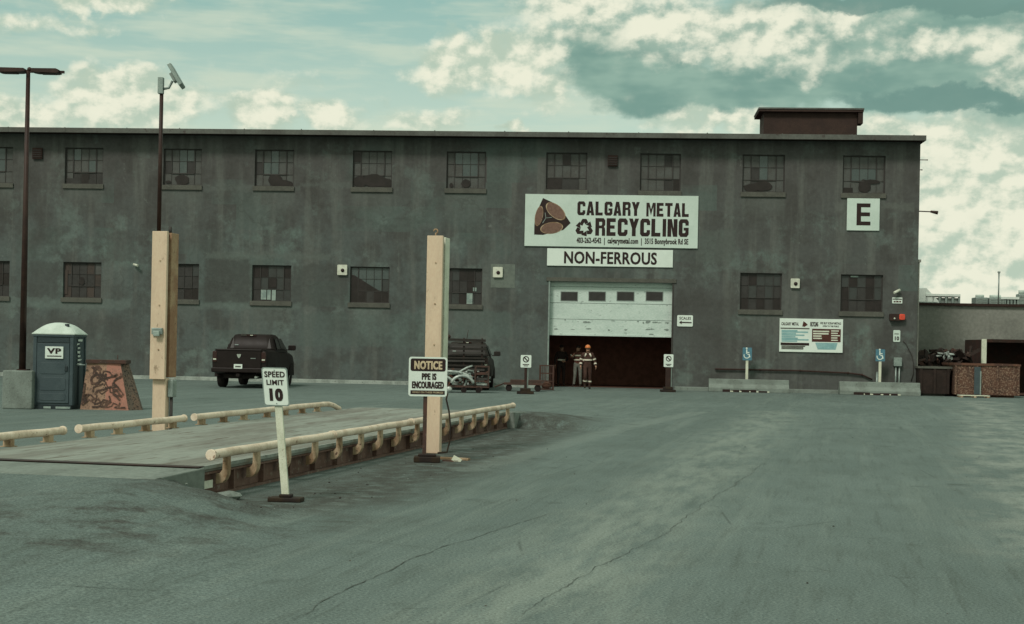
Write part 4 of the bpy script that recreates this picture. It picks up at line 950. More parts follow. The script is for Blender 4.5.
# ---------------------------------------------------------------- pickup trucks (local +y = front, origin on the ground under the middle of the rear bumper)
def wheel(t, x, y, r=.40, wdt=.27):
    mb = MB(); s_ = 1 if x > 0 else -1
    prof = [(r*.62, -.5), (r*.93, -.5), (r, -.36), (r, .36), (r*.93, .5), (r*.62, .5)]
    n = 28; mb.use('tyre'); rings = [[mb.bm.verts.new((q_*wdt, rr*cos(2*pi*k/n), rr*sin(2*pi*k/n))) for k in range(n)] for rr, q_ in prof]
    for R0, R1 in zip(rings, rings[1:]+rings[:1]):
        for k in range(n): mb.bm.faces.new((R0[k], R0[(k+1) % n], R1[(k+1) % n], R1[k])).smooth = True
    wo = mb.build('wheel', t, (x, y, r))
    mb = MB(); mb.tube([(-.04*s_, 0, 0), (.085*s_, 0, 0)], r*.64, 'signback', 24); mb.tube([(.085*s_, 0, 0), (.115*s_, 0, 0)], r*.18, 'chrome', 12)
    for k in range(5): mb.box(.086*min(s_, 0) + .0, .086*max(s_, 0) + .015, -.03, .03, .05, r*.6, 'chrome', Matrix.Rotation(k*2*pi/5, 4, 'X'))
    mb.build('rim', wo)
def loft(mb, secs, mat, cap=True):
    """secs: list of (y, [(x,z)...]) cross sections with equal point counts"""
    mb.use(mat); R_ = [[mb.bm.verts.new((x, y, z)) for x, z in P] for y, P in secs]; n = len(R_[0])
    for a_, b_ in zip(R_, R_[1:]):
        for k in range(n): f = mb.bm.faces.new((a_[k], a_[(k+1) % n], b_[(k+1) % n], b_[k])); f.smooth = True; f.material_index = mb.cur
    if cap: mb.bm.faces.new(R_[0][::-1]).material_index = mb.cur; mb.bm.faces.new(R_[-1]).material_index = mb.cur
def pickup(name, label, loc, rz, paint, full=True):
    t = thing(name, label, 'pickup truck', loc, rz, 'pickup trucks parked at the wall')
    def sec(w_, z0, z1, tum=.04): return [(-w_+.05, z0), (w_-.05, z0), (w_, z0+.10), (w_+.012, (z0+z1)/2), (w_-tum, z1-.07), (w_-tum-.05, z1), (-w_+tum+.05, z1), (-w_+tum, z1-.07), (-w_-.012, (z0+z1)/2), (-w_, z0+.10)]
    mb = MB()
    loft(mb, [(.10, sec(.955, .58, 1.36)), (.35, sec(.985, .52, 1.37)), (.75, sec(1.0, .50, 1.37)), (1.25, sec(1.02, .50, 1.37)), (1.75, sec(1.0, .48, 1.36)), (2.2, sec(.985, .45, 1.34)), (3.9, sec(.985, .45, 1.30)), (4.3, sec(1.0, .48, 1.27)), (4.75, sec(1.02, .50, 1.24)), (5.3, sec(.99, .50, 1.18)), (5.65, sec(.93, .52, 1.08)), (5.8, sec(.84, .56, .95))], paint)
    mb.build('body', t)
    for y in (1.25, 4.7):                                           # dark wheel arches
        for s_ in (-1, 1):
            P = [(y + .47*cos(radians(a_)), .40 + .47*sin(radians(a_))) for a_ in range(0, 181, 15)]
            mb = MB(); mb.prism(P, .84 if s_ > 0 else -1.036, 1.036 if s_ > 0 else -.84, 'tyre', 'x'); mb.build('wheel_arch', t)
    def gsec(wb, wt, z0, z1): return [(-wb, z0), (wb, z0), (wb-.02, z0+.12), (wt+.03, z1-.14), (wt-.05, z1-.03), (wt-.2, z1), (-wt+.2, z1), (-wt+.05, z1-.03), (-wt-.03, z1-.14), (-wb+.02, z0+.12)]
    mb = MB(); loft(mb, [(1.98, gsec(.90, .80, 1.30, 1.42)), (2.13, gsec(.90, .70, 1.30, 1.90)), (2.35, gsec(.92, .72, 1.30, 1.945)), (3.2, gsec(.93, .73, 1.30, 1.95)), (3.75, gsec(.93, .70, 1.28, 1.88)), (4.55, gsec(.90, .74, 1.2, 1.30))], paint); cabo = mb.build('cab', t)
    mb = MB(); mb.use('glassdark'); mb.face(((-.76, 1.985, 1.43), (.76, 1.985, 1.43), (.655, 2.118, 1.83), (-.655, 2.118, 1.83))); mb.build('rear_window', t)
    mb = MB(); mb.use('pane_light'); mb.face(((-.60, 1.99, 1.53), (-.46, 1.99, 1.53), (-.46, 2.0, 1.56), (-.59, 2.0, 1.56))); mb.build('window_sticker', t)
    for s_ in (-1, 1):
        mb = MB(); mb.use('glassdark')
        for y0, y1, y2, y3 in ((2.25, 2.95, 2.95, 2.42), (3.05, 4.1, 3.65, 3.05)):
            mb.face(((s_*.935, y0, 1.40), (s_*.935, y1, 1.40), (s_*.79, y2, 1.80), (s_*.79, y3, 1.80)))
        mb.build('side_window', t)
        mb = MB(); mb.box(min(.93*s_, 1.06*s_), max(.93*s_, 1.06*s_), 3.98, 4.03, 1.36, 1.40, paint); mb.prism(rrect(min(1.02*s_, 1.30*s_), max(1.02*s_, 1.30*s_), 1.36, 1.56, .05), 3.93, 4.05, paint, 'y'); mb.build('mirror', t, bevel=.02)
        mb = MB(); mb.prism(rrect(min(.80*s_, .955*s_), max(.80*s_, .955*s_), .93, 1.31, .03), .065, .12, 'tail', 'y'); mb.box(min(.82*s_, .93*s_), max(.82*s_, .93*s_), .058, .0645, 1.0, 1.045, 'lampcream'); mb.build('tail_lamp', t, bevel=.01)
    for x in (-.84, .84):
        for y in (1.25, 4.7): wheel(t, x, y)
    mb = MB(); mb.prism(rrect(-.79, .79, .72, 1.355, .05), .05, .11, paint, 'y'); mb.box(-.80, .80, .03, .12, 1.335, 1.385, paint); tg = mb.build('tailgate', t, bevel=.015)
    mb = MB(); mb.prism(rrect(-.12, .12, 1.13, 1.20, .02), .042, .049, 'tyre', 'y'); mb.build('handle', tg)
    if full:
        mb = MB(); mb.use('chrome'); P = [(-.075, 1.235), (.075, 1.235), (.06, 1.16), (.02, 1.10), (0, 1.09), (-.02, 1.10), (-.06, 1.16)]; mb.prism([(x, z-.02) for x, z in P], .035, .048, 'chrome', 'y'); mb.build('emblem', tg)
        mb = MB(); mb.box(.42, .60, .042, .049, 1.06, 1.085, 'signback'); mb.build('badge', tg)
    mb = MB(); mb.prism(rrect(-.97, .97, .56, .73, .05), -.06, .12, paint, 'y'); mb.box(-.3, .3, -.05, .1, .60, .655, 'tyre'); bp_ = mb.build('bumper', t, bevel=.03)
    mb = MB(); mb.box(-.15, .15, -.072, -.062, .70, .86, 'white'); mb.box(-.10, .10, -.0745, -.0721, .745, .80, 'sill'); mb.build('number_plate', t)
    mb = MB(); mb.box(-.6, .6, .3, 5.2, .34, .5, 'tyre'); mb.tube([(.62, .0, .40), (.62, .7, .42)], .045, 'chrome', 10); mb.tube([(-.84, 1.25, .42), (.84, 1.25, .42)], .07, 'tyre', 10); mb.ball((0, 1.25, .40), .16, 'tyre'); mb.box(-.06, .06, -.12, .3, .42, .52); mb.build('chassis', t)
    mb = MB(); mb.box(-.17, .17, 2.10, 2.13, 1.885, 1.925, 'tail'); mb.box(-.40, -.18, 2.10, 2.128, 1.89, 1.915, 'sill'); mb.box(-.05, .05, 2.08, 2.1, 1.89, 1.915, 'lampcream'); mb.build('brake_lamp', cabo)
    mb = MB(); mb.box(-.9, .9, .16, 1.9, 1.371, 1.385, 'tyre'); mb.build('bed_cover', t)
    return t
p1 = at(238, 388.3); tk1 = pickup('pickup_truck', 'black pickup truck parked facing the wall, tailgate towards the yard', p1, -.045, 'truck'); tk1.scale = (1.06, 1.03, 1.06)
p2 = at(462, 391.5); p2.y += 1.6; tk = pickup('pickup_truck', 'dark pickup truck half hidden behind the cream post and a rack of bars', p2, -.03, 'truck2', False)
# stack of bars in the bed: rack with horizontal rails
rk = thing('bar_stack', 'tall rack of dark metal bars standing against the tail of the half hidden pickup', 'scrap', p2 + Vector((0, -.3, 0)), -.03)
for x in (-.75, .0, .72):
    mb = MB(); mb.box(x-.03, x+.03, -.02, .03, 0, 2.08, 'darkpole'); mb.build('upright', rk)
rnd = random.Random(2)
for k in range(9):
    mb = MB(); z = .62 + k*.165 + rnd.uniform(-.02, .02); mb.box(-.85 + rnd.uniform(-.05, .05), .85 + rnd.uniform(-.05, .05), -.10, -.022, z, z+rnd.uniform(.05, .10), 'frame' if k % 2 else 'truck2', Matrix.Rotation(rnd.uniform(-.015, .015), 4, 'Y')); mb.build('bar', rk)
mb = MB(); mb.tube([(.1, 0, 2.0), (.16, .0, 2.4)], .012, 'darkpole', 6); mb.ball((-.62, 0, 2.12), .09, 'darkpole'); mb.build('oddment', rk)
# scrap heap in front of it
sp_ = at(464, 392.5); sh = thing('scrap_trolley', 'low trolley heaped with bright aluminium scrap behind the notice sign', 'scrap', sp_, 0)
mb = MB(); mb.box(-1.3, .95, -.4, .5, .20, .27, 'rustdark'); mb.build('platform', sh)
for x in (-.9, .0, .55):
    mb = MB(); mb.tube([(x, -.4, .11), (x, -.32, .11)], .11, 'tyre', 14); mb.build('caster', sh)
def arc(c, rx, rz, a0, a1, y, n=10): return [(c[0] + rx*cos(radians(a0 + (a1-a0)*i/n)), y, c[1] + rz*sin(radians(a0 + (a1-a0)*i/n))) for i in range(n+1)]
for P, r in ((arc((-.55, .35), .95, .45, 25, 150, -.35), .05), (arc((-.05, .30), .42, .34, 10, 170, -.45), .06), ([(-.9, -.3, .68), (-.3, -.28, .72), (.1, -.2, .95), (.3, -.1, 1.02)], .035), (arc((-.75, .3), .35, .3, 0, 140, -.42), .05)):
    mb = MB(); mb.tube(P, r, 'alu', 10); mb.build('bent_trim', sh)
rnd = random.Random(9)
mb = MB()
for k in range(80):
    R = Matrix.Translation((rnd.uniform(-1.1, .9), rnd.uniform(-.35, .35), rnd.uniform(.3, .8))) @ Matrix.Rotation(rnd.uniform(0, 6), 4, Vector((rnd.random(), rnd.random(), rnd.random())))
    mb.box(-rnd.uniform(.03, .2), rnd.uniform(.03, .2), -.04, rnd.uniform(.0, .1), -.01, rnd.uniform(.01, .05), rnd.choice(('alu', 'alu', 'galv', 'rust', 'frame')), R)
sc_ = mb.build('scrap_pieces', sh); sc_['kind'] = 'stuff'
mb = MB()
for x in (.42, .92):
    for y in (-.4, .4): mb.box(x-.025, x+.025, y-.025, y+.025, .271, 1.02, 'rustdark')
for z in (.45, .72, 1.0): mb.box(.42, .92, -.42, -.39, z-.025, z+.025, 'rustdark'); mb.box(.42, .92, .39, .42, z-.025, z+.025)
for k in range(3): mb.box(.46, .88, -.35, .3, .30+.2*k, .38+.2*k, ('alu', 'frame', 'rustdark')[k])
mb.build('crate', sh)
for x, z, lb in ((.30, .3, ''),):
    mb = MB(); mb.ball((-.55, -.45, .12), .12, 'alu', 12, (1, .6, 1)); mb.build('hub_cap', sh)
# rusty flat cart and cage by the door
rp = at(524, 392); rp.y += .9; rc_ = thing('flat_cart', 'low rusty flat cart with scrap beside the door', 'cart', rp, 0)
mb = MB(); mb.box(-.8, .75, -.4, .5, .26, .34, 'rustdark'); mb.box(-.55, .7, -.3, .4, .3405, .46, 'rustdark'); mb.build('platform', rc_, bevel=.01)
for x in (-.6, .55):
    for y in (-.32, .4): mb = MB(); mb.tube([(x, y-.04, .13), (x, y+.04, .13)], .13, 'tyre', 14); mb.build('wheel', rc_)
mb = MB(); mb.tube([(-.8, 0, .3), (-1.15, -.1, .16)], .03, 'rustdark', 8); mb.tube([(-1.15, -.25, .16), (-1.15, .05, .16)], .025, 'rust', 8); mb.build('drawbar', rc_)
cp = at(546.5, 390.5); cp.y += .35; cg = thing('wire_cage', 'upright rust orange wire cage standing at the left door jamb', 'cage', cp, 0)
M['cage'] = pm('rust_orange_wire', (.085, .042, .031), (.06, .034, .027), None, rough=.85)
mb = MB()
for x in (-.28, .28):
    for y in (-.28, .28): mb.box(x-.022, x+.022, y-.022, y+.022, 0, 1.04, 'cage')
for z in (.05, .38, .7, 1.02):
    for s_ in (-.28, .28): mb.box(-.28, .28, s_-.015, s_+.015, z-.02, z+.02); mb.box(s_-.015, s_+.015, -.28, .28, z-.02, z+.02)
mb.build('frame', cg); mb = MB()
for k in range(8):
    v = -.24 + .48*k/7
    for s_ in (-.285, .285): mb.box(v-.006, v+.006, s_-.004, s_+.004, .05, 1.0, 'cage'); mb.box(s_-.004, s_+.004, v-.006, v+.006, .05, 1.0)
mb.build('mesh', cg); mb = MB(); mb.box(-.26, .26, -.26, .26, .04, .06, 'rustdark'); mb.ball((.0, 0, .2), .22, 'rust', 12, (1, 1, .7)); mb.build('contents', cg)

# ---------------------------------------------------------------- people at the door
def person(label, loc, rz, J, cloth, hat, tops, bands, height=1.78):
    """J overrides joints; one continuous skinned body"""
    j = dict(pelvis=(0, 0, .98), belly=(0, 0, 1.12), chest=(0, .0, 1.34), neck=(0, -.01, 1.50), chin=(0, -.03, 1.57), head=(0, -.02, 1.67), crown=(0, -.01, 1.745),
             shl=(-.19, 0, 1.43), ell=(-.27, .02, 1.16), wrl=(-.29, -.06, .92), hal=(-.295, -.08, .85), shr=(.19, 0, 1.43), elr=(.27, .02, 1.16), wrr=(.29, -.06, .92), har=(.295, -.08, .85),
             hil=(-.10, 0, .92), knl=(-.115, -.02, .51), anl=(-.12, .03, .11), tol=(-.13, -.15, .045), hir=(.10, 0, .92), knr=(.115, -.02, .51), anr=(.12, .03, .11), tor=(.13, -.15, .045))
    j.update(J)
    rad = dict(pelvis=(.155, .115), belly=(.15, .11), chest=(.175, .12), neck=(.062, .062), chin=(.066, .075), head=(.083, .10), crown=(.055, .065), shl=.075, ell=.055, wrl=.036, hal=.034, shr=.075, elr=.055, wrr=.036, har=.034,
               hil=.105, knl=.072, anl=.055, tol=.042, hir=.105, knr=.072, anr=.055, tor=.042)
    names = list(j); idx = {n: i for i, n in enumerate(names)}
    E = [('pelvis', 'belly'), ('belly', 'chest'), ('chest', 'neck'), ('neck', 'chin'), ('chin', 'head'), ('head', 'crown')]
    for s_ in 'lr': E += [('chest', 'sh'+s_), ('sh'+s_, 'el'+s_), ('el'+s_, 'wr'+s_), ('wr'+s_, 'ha'+s_), ('pelvis', 'hi'+s_), ('hi'+s_, 'kn'+s_), ('kn'+s_, 'an'+s_), ('an'+s_, 'to'+s_)]
    me = bpy.data.meshes.new('body'); me.from_pydata([j[n] for n in names], [(idx[a_], idx[b_]) for a_, b_ in E], [])
    tmp = bpy.data.objects.new('tmp', me); COL.objects.link(tmp)
    sk = tmp.modifiers.new('s', 'SKIN'); sk.use_smooth_shade = True; ss = tmp.modifiers.new('ss', 'SUBSURF'); ss.levels = 2; ss.render_levels = 2
    for n in names:
        d = me.skin_vertices[0].data[idx[n]]; r_ = rad[n]; d.radius = r_ if isinstance(r_, tuple) else (r_, r_); d.use_root = n == 'pelvis'
    dg = bpy.context.evaluated_depsgraph_get(); dg.update(); bme = bpy.data.meshes.new_from_object(tmp.evaluated_get(dg))
    bpy.data.objects.remove(tmp)
    mb = MB(); mb.bm.from_mesh(bme)
    for m_ in ('skin', cloth[0], cloth[1], 'black'): mb.use(m_)
    mi = {m_: mb.mats.index(M[m_]) for m_ in ('skin', cloth[0], cloth[1], 'black')}
    kind = {}
    for a_, b_ in E:
        k2 = a_[:2] + b_[:2]
        kind[(a_, b_)] = 'skin' if b_ in ('chin', 'head', 'crown') or b_[:2] == 'ha' else ('black' if b_[:2] == 'to' else (cloth[1] if b_[:2] in ('hi', 'kn', 'an') else cloth[0]))
    for f in mb.bm.faces:
        c = f.calc_center_median(); best = (9, None)
        for (a_, b_), m_ in kind.items():
            p0, p1 = Vector(j[a_]), Vector(j[b_]); d = p1-p0; t_ = max(0, min(1, (c-p0).dot(d)/d.length_squared)); q_ = (p0 + d*t_ - c).length
            if q_ < best[0]: best = (q_, m_)
        f.material_index = mi[best[1]]; f.smooth = True
    for s_ in 'lr':                                                  # five fingers rooted in the palm
        w0, h0 = Vector(j['wr'+s_]), Vector(j['ha'+s_]); d = (h0-w0).normalized(); side = d.cross(Vector((1, 0, 0))).normalized(); inn = Vector((1 if s_ == 'l' else -1, 0, 0))
        for k, ln in enumerate((.075, .085, .08, .06)):
            b0 = h0 + d*.012 + side*(-.027 + .018*k); p1 = b0 + d*ln*.5 + inn*.008; p2 = p1 + d*ln*.35 + inn*.022; mb.tube([b0, p1, p2], [.0095, .009, .007], 'skin', 6)
        b0 = h0 - d*.02 + side*-.03; mb.tube([b0, b0 + d*.035 - side*.025 + inn*.01, b0 + d*.065 - side*.03 + inn*.02], [.011, .010, .008], 'skin', 6)
    hx, hy, hz = j['head']
    mb.prism([(-.014, hz-.03), (.014, hz-.03), (.006, hz+.02), (-.006, hz+.02)], hy-.125, hy-.09, 'skin', 'y')
    for s_ in (-1, 1): mb.ball((hx+s_*.032, hy-.088, hz+.012), .012, 'ink', 8); mb.ball((hx+s_*.088, hy+.005, hz-.01), .026, 'skin', 8, (.4, .8, 1.2))
    mb.box(hx-.025, hx+.025, hy-.096, hy-.085, hz-.062, hz-.054, 'redbrown')
    o = mb.build('person', None, loc, rz, fix=False); tag(o, label, 'person')
    hz2 = hz + .03
    hb_ = MB()
    if hat:
        hb_.ball((hx, hy+.01, hz2), .122, hat, 18, (.92, 1.08, .95), zmin=hz2); hb_.prism([(hx + .125*cos(a_), hy+.01 + (.15 if sin(a_) > 0 else .19)*sin(a_)) for a_ in [2*pi*i/20 for i in range(20)]], hz2-.012, hz2+.006, hat, 'z')
        hb_.build('hard_hat', o)
    else: hb_.ball((hx, hy+.015, hz+.025), .108, 'clothblack', 16, (.92, 1.08, 1), zmin=hz+.0); hb_.build('hair', o)
    for a_, b_, f0, rr in bands:
        p0, p1 = Vector(j[a_]), Vector(j[b_]); c = p0.lerp(p1, f0); d = (p1-p0).normalized()
        b2 = MB(); sx_, sy_ = rr if isinstance(rr, tuple) else (rr, rr)
        A_ = d.cross(Vector((0, 1, 0))).normalized() if abs(d.y) < .9 else Vector((1, 0, 0)); B_ = d.cross(A_); n = 20; b2.use('band')
        rr0 = [b2.bm.verts.new(c - d*.028 + A_*sx_*cos(2*pi*k/n) + B_*sy_*sin(2*pi*k/n)) for k in range(n)]; rr1 = [b2.bm.verts.new(c + d*.028 + A_*sx_*cos(2*pi*k/n) + B_*sy_*sin(2*pi*k/n)) for k in range(n)]
        for k in range(n): b2.bm.faces.new((rr0[k], rr0[(k+1) % n], rr1[(k+1) % n], rr1[k])).smooth = True
        b2.build('reflective_band', o)
    o.scale = (1.06,)*3
    return o
pa = at(587, 389.3); pb2 = at(577.5, 387.0); pc = at(562, 387.3)
bandsA = [('shl', 'ell', .75, .076), ('shr', 'elr', .75, .076), ('belly', 'chest', .35, (.19, .145)), ('knl', 'anl', .45, .086), ('knr', 'anr', .45, .086), ('ell', 'wrl', .6, .06), ('elr', 'wrr', .6, .06)]
person('person in orange hard hat and dark coveralls walking out of the open door', pa + Vector((0, 0, .0)), .05,
       dict(knl=(-.10, -.17, .53), anl=(-.10, -.02, .16), tol=(-.10, -.18, .06), knr=(.10, .02, .51), anr=(.09, .04, .10), tor=(.10, -.13, .04), ell=(-.26, .06, 1.17), wrl=(-.28, -.05, .95), hal=(-.285, -.09, .88), elr=(.29, .03, 1.17), wrr=(.33, -.10, .95), har=(.335, -.14, .88)),
       ('clothbrown', 'clothbrown'), 'hivis', None, bandsA + [('chest', 'shl', .55, (.10, .12)), ('chest', 'shr', .55, (.10, .12))])
person('person in rust red jacket with pale stripes and grey trousers standing just inside the door', pb2, -.25,
       dict(ell=(-.33, -.04, 1.22), wrl=(-.22, -.20, 1.30), hal=(-.17, -.24, 1.36), elr=(.26, -.02, 1.17), wrr=(.20, -.22, 1.05), har=(.17, -.28, 1.03), hil=(-.11, 0, .92), anl=(-.17, .03, .11), tol=(-.20, -.14, .045)),
       ('clothred', 'clothgrey'), None, None, [('shl', 'ell', .5, .082), ('shr', 'elr', .5, .082), ('belly', 'chest', .2, (.19, .145)), ('chest', 'neck', .1, (.17, .135)), ('elr', 'wrr', .5, .06)])
person('person in dark clothes standing in the shadow inside the door', pc + Vector((0, 1.6, 0)), .2, dict(elr=(.28, -.03, 1.17), wrr=(.12, -.2, 1.08), har=(.06, -.23, 1.09)), ('clothblack', 'clothblack'), None, None, [('belly', 'chest', .1, (.185, .14))])

# ---------------------------------------------------------------- right hand yard
LBY = 6.6                                                             # the low building stands this far behind the warehouse front
zlb = wl(970, 303.5, -LBY)[1]; sl0 = SR - 1.0; sl1 = wl(1024, 303, -LBY)[0] + 30
lb_ = thing('low_building', 'long low grey rendered building behind the scrap bins right of the warehouse', 'building', wpt(0, -LBY), -PHI)
mb = MB(); mb.box(sl0, sl1, 0, 12, -.3, zlb-.12, 'lowwall'); mb.build('wall', lb_)
mb = MB(); mb.box(sl0, sl1+.2, -.14, 12.2, zlb-.119, zlb, 'soffit'); mb.build('roof', lb_)
def rooftop(px, py0, py1, w_, d_, label, kind, off=-14):
    s, z1 = wl(px, py0, off); z0 = zlb
    t = thing('rooftop_unit', label, 'rooftop unit', wpt(s, off, zlb), -PHI, 'units on the low roof'); h_ = max(.2, z1 - z0)
    mb = MB()
    if kind == 'gable':
        mb.prism([(-w_, 0), (w_, 0), (w_*.95, h_*.35), (w_*.1, h_), (-w_, h_*.95)], 0, d_, 'white', 'y'); mb.build('casing', t)
        mb = MB(); mb.box(-w_*.9, w_*.9, -.02, -.001, .1, h_*.3, 'galv'); mb.build('grille', t)
    elif kind == 'rack':
        for k in range(6): x = -w_ + 2*w_*k/5; mb.box(x-.05, x+.05, 0, .1, 0, h_-.12, 'galv'); mb.box(x-.05, x+.05, d_-.1, d_, 0, h_-.12)
        mb.box(-w_-.05, w_+.05, -.05, d_+.05, h_-.12, h_, 'white'); mb.build('frame', t)
        mb = MB()
        for k in range(5): x = -w_ + 2*w_*(k+.5)/5; mb.box(x-.14, x+.14, .15, d_-.15, 0, h_-.2, 'signback')
        mb.build('unit_box', t)
    else:
        mb.box(-w_, w_, 0, d_, 0, h_*.8, 'galv'); mb.build('casing', t, bevel=.04)
        mb = MB(); mb.tube([(0, d_/2, h_*.8), (0, d_/2, h_)], w_*.7, 'whiteroof', 16); mb.build('fan', t); mb = MB(); [mb.box(-w_*.8, w_*.8, -.02, -.001, h_*(.1+.17*k), h_*(.18+.17*k), 'signback') for k in range(4)]; mb.build('louvres', t)
rooftop(925, 288, 303, .75, 3, 'pale gabled roof housing next to the warehouse corner', 'gable')
rooftop(943, 294, 303, .85, 1.5, 'long pale rack of boxes on the low roof left of the gap', 'rack')
rooftop(982, 294.5, 303, .32, 1, 'narrow grey roof unit left of the thin aerial', 'box')
rooftop(997.5, 294.8, 303, .42, 1, 'pale roof unit under the thin aerial', 'box')
rooftop(1010, 297, 303, .42, 1, 'low pale rack of boxes right of the thin aerial', 'rack')
rooftop(1023, 290, 303, .22, .6, 'tall dark chimney like unit at the right edge of the low roof', 'box')
s, z = wl(999, 273, -12); an = thing('aerial', 'thin aerial pole on the low roof', 'aerial', wpt(s, -12, zlb), -PHI)
mb = MB(); mb.tube([(0, 0, 0), (0, 0, z-zlb)], .035, 'galv', 6); mb.build('pole', an); mb = MB(); mb.box(-.06, .06, -.06, .06, z-zlb, z-zlb+.08, 'galv'); mb.build('tip', an)
# bins
def skip(px0, px1, yt, yb, off, d_, label, mat, rimmat, taper, seed, stripe=None):
    s0, zb = wl(px0, yb, off); s1, zt = wl(px1, yt, off); w_ = (s1-s0)/2; h_ = zt
    t = thing('scrap_bin', label, 'bin', wpt((s0+s1)/2, off), -PHI, 'open scrap bins')
    mb = MB(); mb.use(mat); wb = w_ - taper
    o_ = [(-wb, 0, .1), (wb, 0, .1), (wb, d_, .1), (-wb, d_, .1)]; u_ = [(-w_, -.05, h_), (w_, -.05, h_), (w_, d_, h_), (-w_, d_, h_)]
    for k in range(4): mb.face((o_[k], o_[(k+1) % 4], u_[(k+1) % 4], u_[k]))
    for k in range(4):
        i_ = lambda p, z: (p[0]*.96, p[1]*.96+.03, z)
        mb.face((i_(u_[(k+1) % 4], h_), i_(o_[(k+1) % 4], .15), i_(o_[k], .15), i_(u_[k], h_)))
    mb.face(tuple((x*.96, y*.96+.03, .15) for x, y, z in o_)); b = mb.build('shell', t, fix=False)
    mb = MB(); mb.box(-w_-.04, w_+.04, -.10, -.02, h_-.06, h_+.03, rimmat); mb.box(-w_-.04, w_+.04, d_-.04, d_+.04, h_-.06, h_+.03); mb.box(-w_-.04, -w_+.04, -.02, d_-.04, h_-.06, h_+.03); mb.box(w_-.04, w_+.04, -.02, d_-.04, h_-.06, h_+.03); mb.build('rim', t)
    mb = MB(); n = max(2, int(w_*2/.7))
    for k in range(n+1):
        x = -wb + 2*wb*k/n; mb.box(x-.05, x+.05, -.09, -.03, .1, h_-.07, mat)
    mb.build('ribs', t)
    for y in (.2, d_-.3):
        mb = MB(); mb.box(-wb+.1, wb-.1, y, y+.12, 0, .099, rimmat); mb.build('skid', t)
    return t, w_, h_
skip(917.8, 951, 367.5, 395, .6, 2.6, 'dark open scrap bin beside the warehouse corner', 'soot', 'sill', .12, 1)
tb, w_, h_ = skip(954, 1019.5, 365, 396, .9, 2.4, 'flaking rusty scrap bin in front of the dark container', 'binrust', 'rust', .05, 2)
mb = MB(); mb.box(-.55, -.28, -.115, -.092, .12, h_-.12, 'bluebox'); mb.box(-.31, -.26, -.13, -.116, .1, h_-.3, 'galv'); mb.build('painted_panel', tb)
s, _ = wl(973, 396, 1.5); pl = thing('pallet', 'flat pale pallet lying in front of the rusty bin', 'pallet', wpt(s, 1.6), -PHI)
for k in range(3): mb = MB(); mb.box(-.62, .62, -.3+.25*k, -.18+.25*k, .07, .10, 'polewhite'); mb.build('board', pl)
for x in (-.55, 0, .55): mb = MB(); mb.box(x-.05, x+.05, -.3, .3, 0, .0695, 'bracket'); mb.build('bearer', pl)
# container with open front behind
s0, z1 = wl(984.5, 339, -2.5); s1 = wl(1075, 339, -2.5)[0]; ct = thing('open_container', 'tall dark open fronted container with pale corner post behind the rusty bin', 'container', wpt((s0+s1)/2, -2.5), -PHI)
w_ = (s1-s0)/2; mb = MB(); mb.use('rustdark')
mb.box(-w_, -w_+.06, .05, 3.9, .1, z1-.1, 'rustdark'); mb.box(w_-.06, w_, .05, 3.9, .1, z1-.1); mb.box(-w_+.06, w_-.06, 3.84, 3.9, .1, z1-.1); mb.box(-w_, w_, .05, 3.9, .04, .0995); mb.box(-w_, w_, .05, 3.9, z1-.0995, z1-.02); mb.build('shell', ct)
for x0, x1 in ((-w_-.13, -w_+.09), (w_-.09, w_+.03)): mb = MB(); mb.box(x0, x1, -.05, .049, 0, z1, 'polewhite'); mb.build('corner_post', ct); mb = MB(); mb.box(-w_+.091, w_-.091, -.05, .049, z1-.14, z1, 'rustdark'); mb.build('header', ct)
# scrap pile behind the bins
mb = MB(); rnd = random.Random(12); sA, sB = wl(919, 360, -2)[0], wl(973, 360, -2)[0]
mb.use('soot')
n = 16; hs = [1.9 + .5*rnd.random() for _ in range(n+1)]
for k in range(260):
    s = rnd.uniform(sA, sB); y_ = rnd.uniform(2, 5); R = Matrix.Translation((s, y_, rnd.uniform(.2, 1.75 + .25*rnd.random()))) @ Matrix.Rotation(rnd.uniform(0, 6), 4, Vector((rnd.random()-.5, rnd.random()-.5, rnd.random()-.5)).normalized())
    mb.box(-rnd.uniform(.1, .4), rnd.uniform(.1, .4), -rnd.uniform(.05, .25), .05, -.02, rnd.uniform(.02, .15), rnd.choice(('soot', 'soot', 'soot', 'soot', 'rustdark')), R)
for k in range(9):
    s = wl(938 + rnd.uniform(0, 14), 360, -1.9)[0]; R = Matrix.Translation((s, 1.9, rnd.uniform(1.6, 1.95))) @ Matrix.Rotation(rnd.uniform(0, 6), 4, Vector((1, .3, rnd.random())).normalized()); mb.box(-.12, .12, -.06, .06, -.02, .02, 'alu', R)
o = mb.build('scrap_heap', None, B0, -PHI); tag(o, 'dark heap of scrap metal piled behind the bins', 'scrap heap', None, 'stuff')

# loose grit on the yard
mb = MB(); rnd = random.Random(31)
for k in range(330):
    if k < 130: px, py = rnd.uniform(230, 560), rnd.uniform(0, 1); q_ = at(px, 512 - (px-230)*.25 + rnd.gauss(0, 9))
    else: q_ = Vector((rnd.uniform(-12, 12), rnd.uniform(7, 45), 0))
    r_ = rnd.uniform(.004, .013)*(1.7 if rnd.random() < .05 else 1); q_.z = ground_z(q_.x, q_.y)
    t_ = bmesh.ops.create_icosphere(mb.bm, subdivisions=1, radius=r_); mb.use(rnd.choice(('concrete', 'sill', 'soot', 'soot')))
    for v in t_['verts']: v.co = Vector((v.co.x*rnd.uniform(.7, 1.3), v.co.y*rnd.uniform(.7, 1.3), v.co.z*.6 + r_*.3)) + q_
    for f in {f for v in t_['verts'] for f in v.link_faces}: f.material_index = mb.cur
o = mb.build('gravel', None); tag(o, 'loose stones scattered on the asphalt', 'gravel', None, 'stuff')

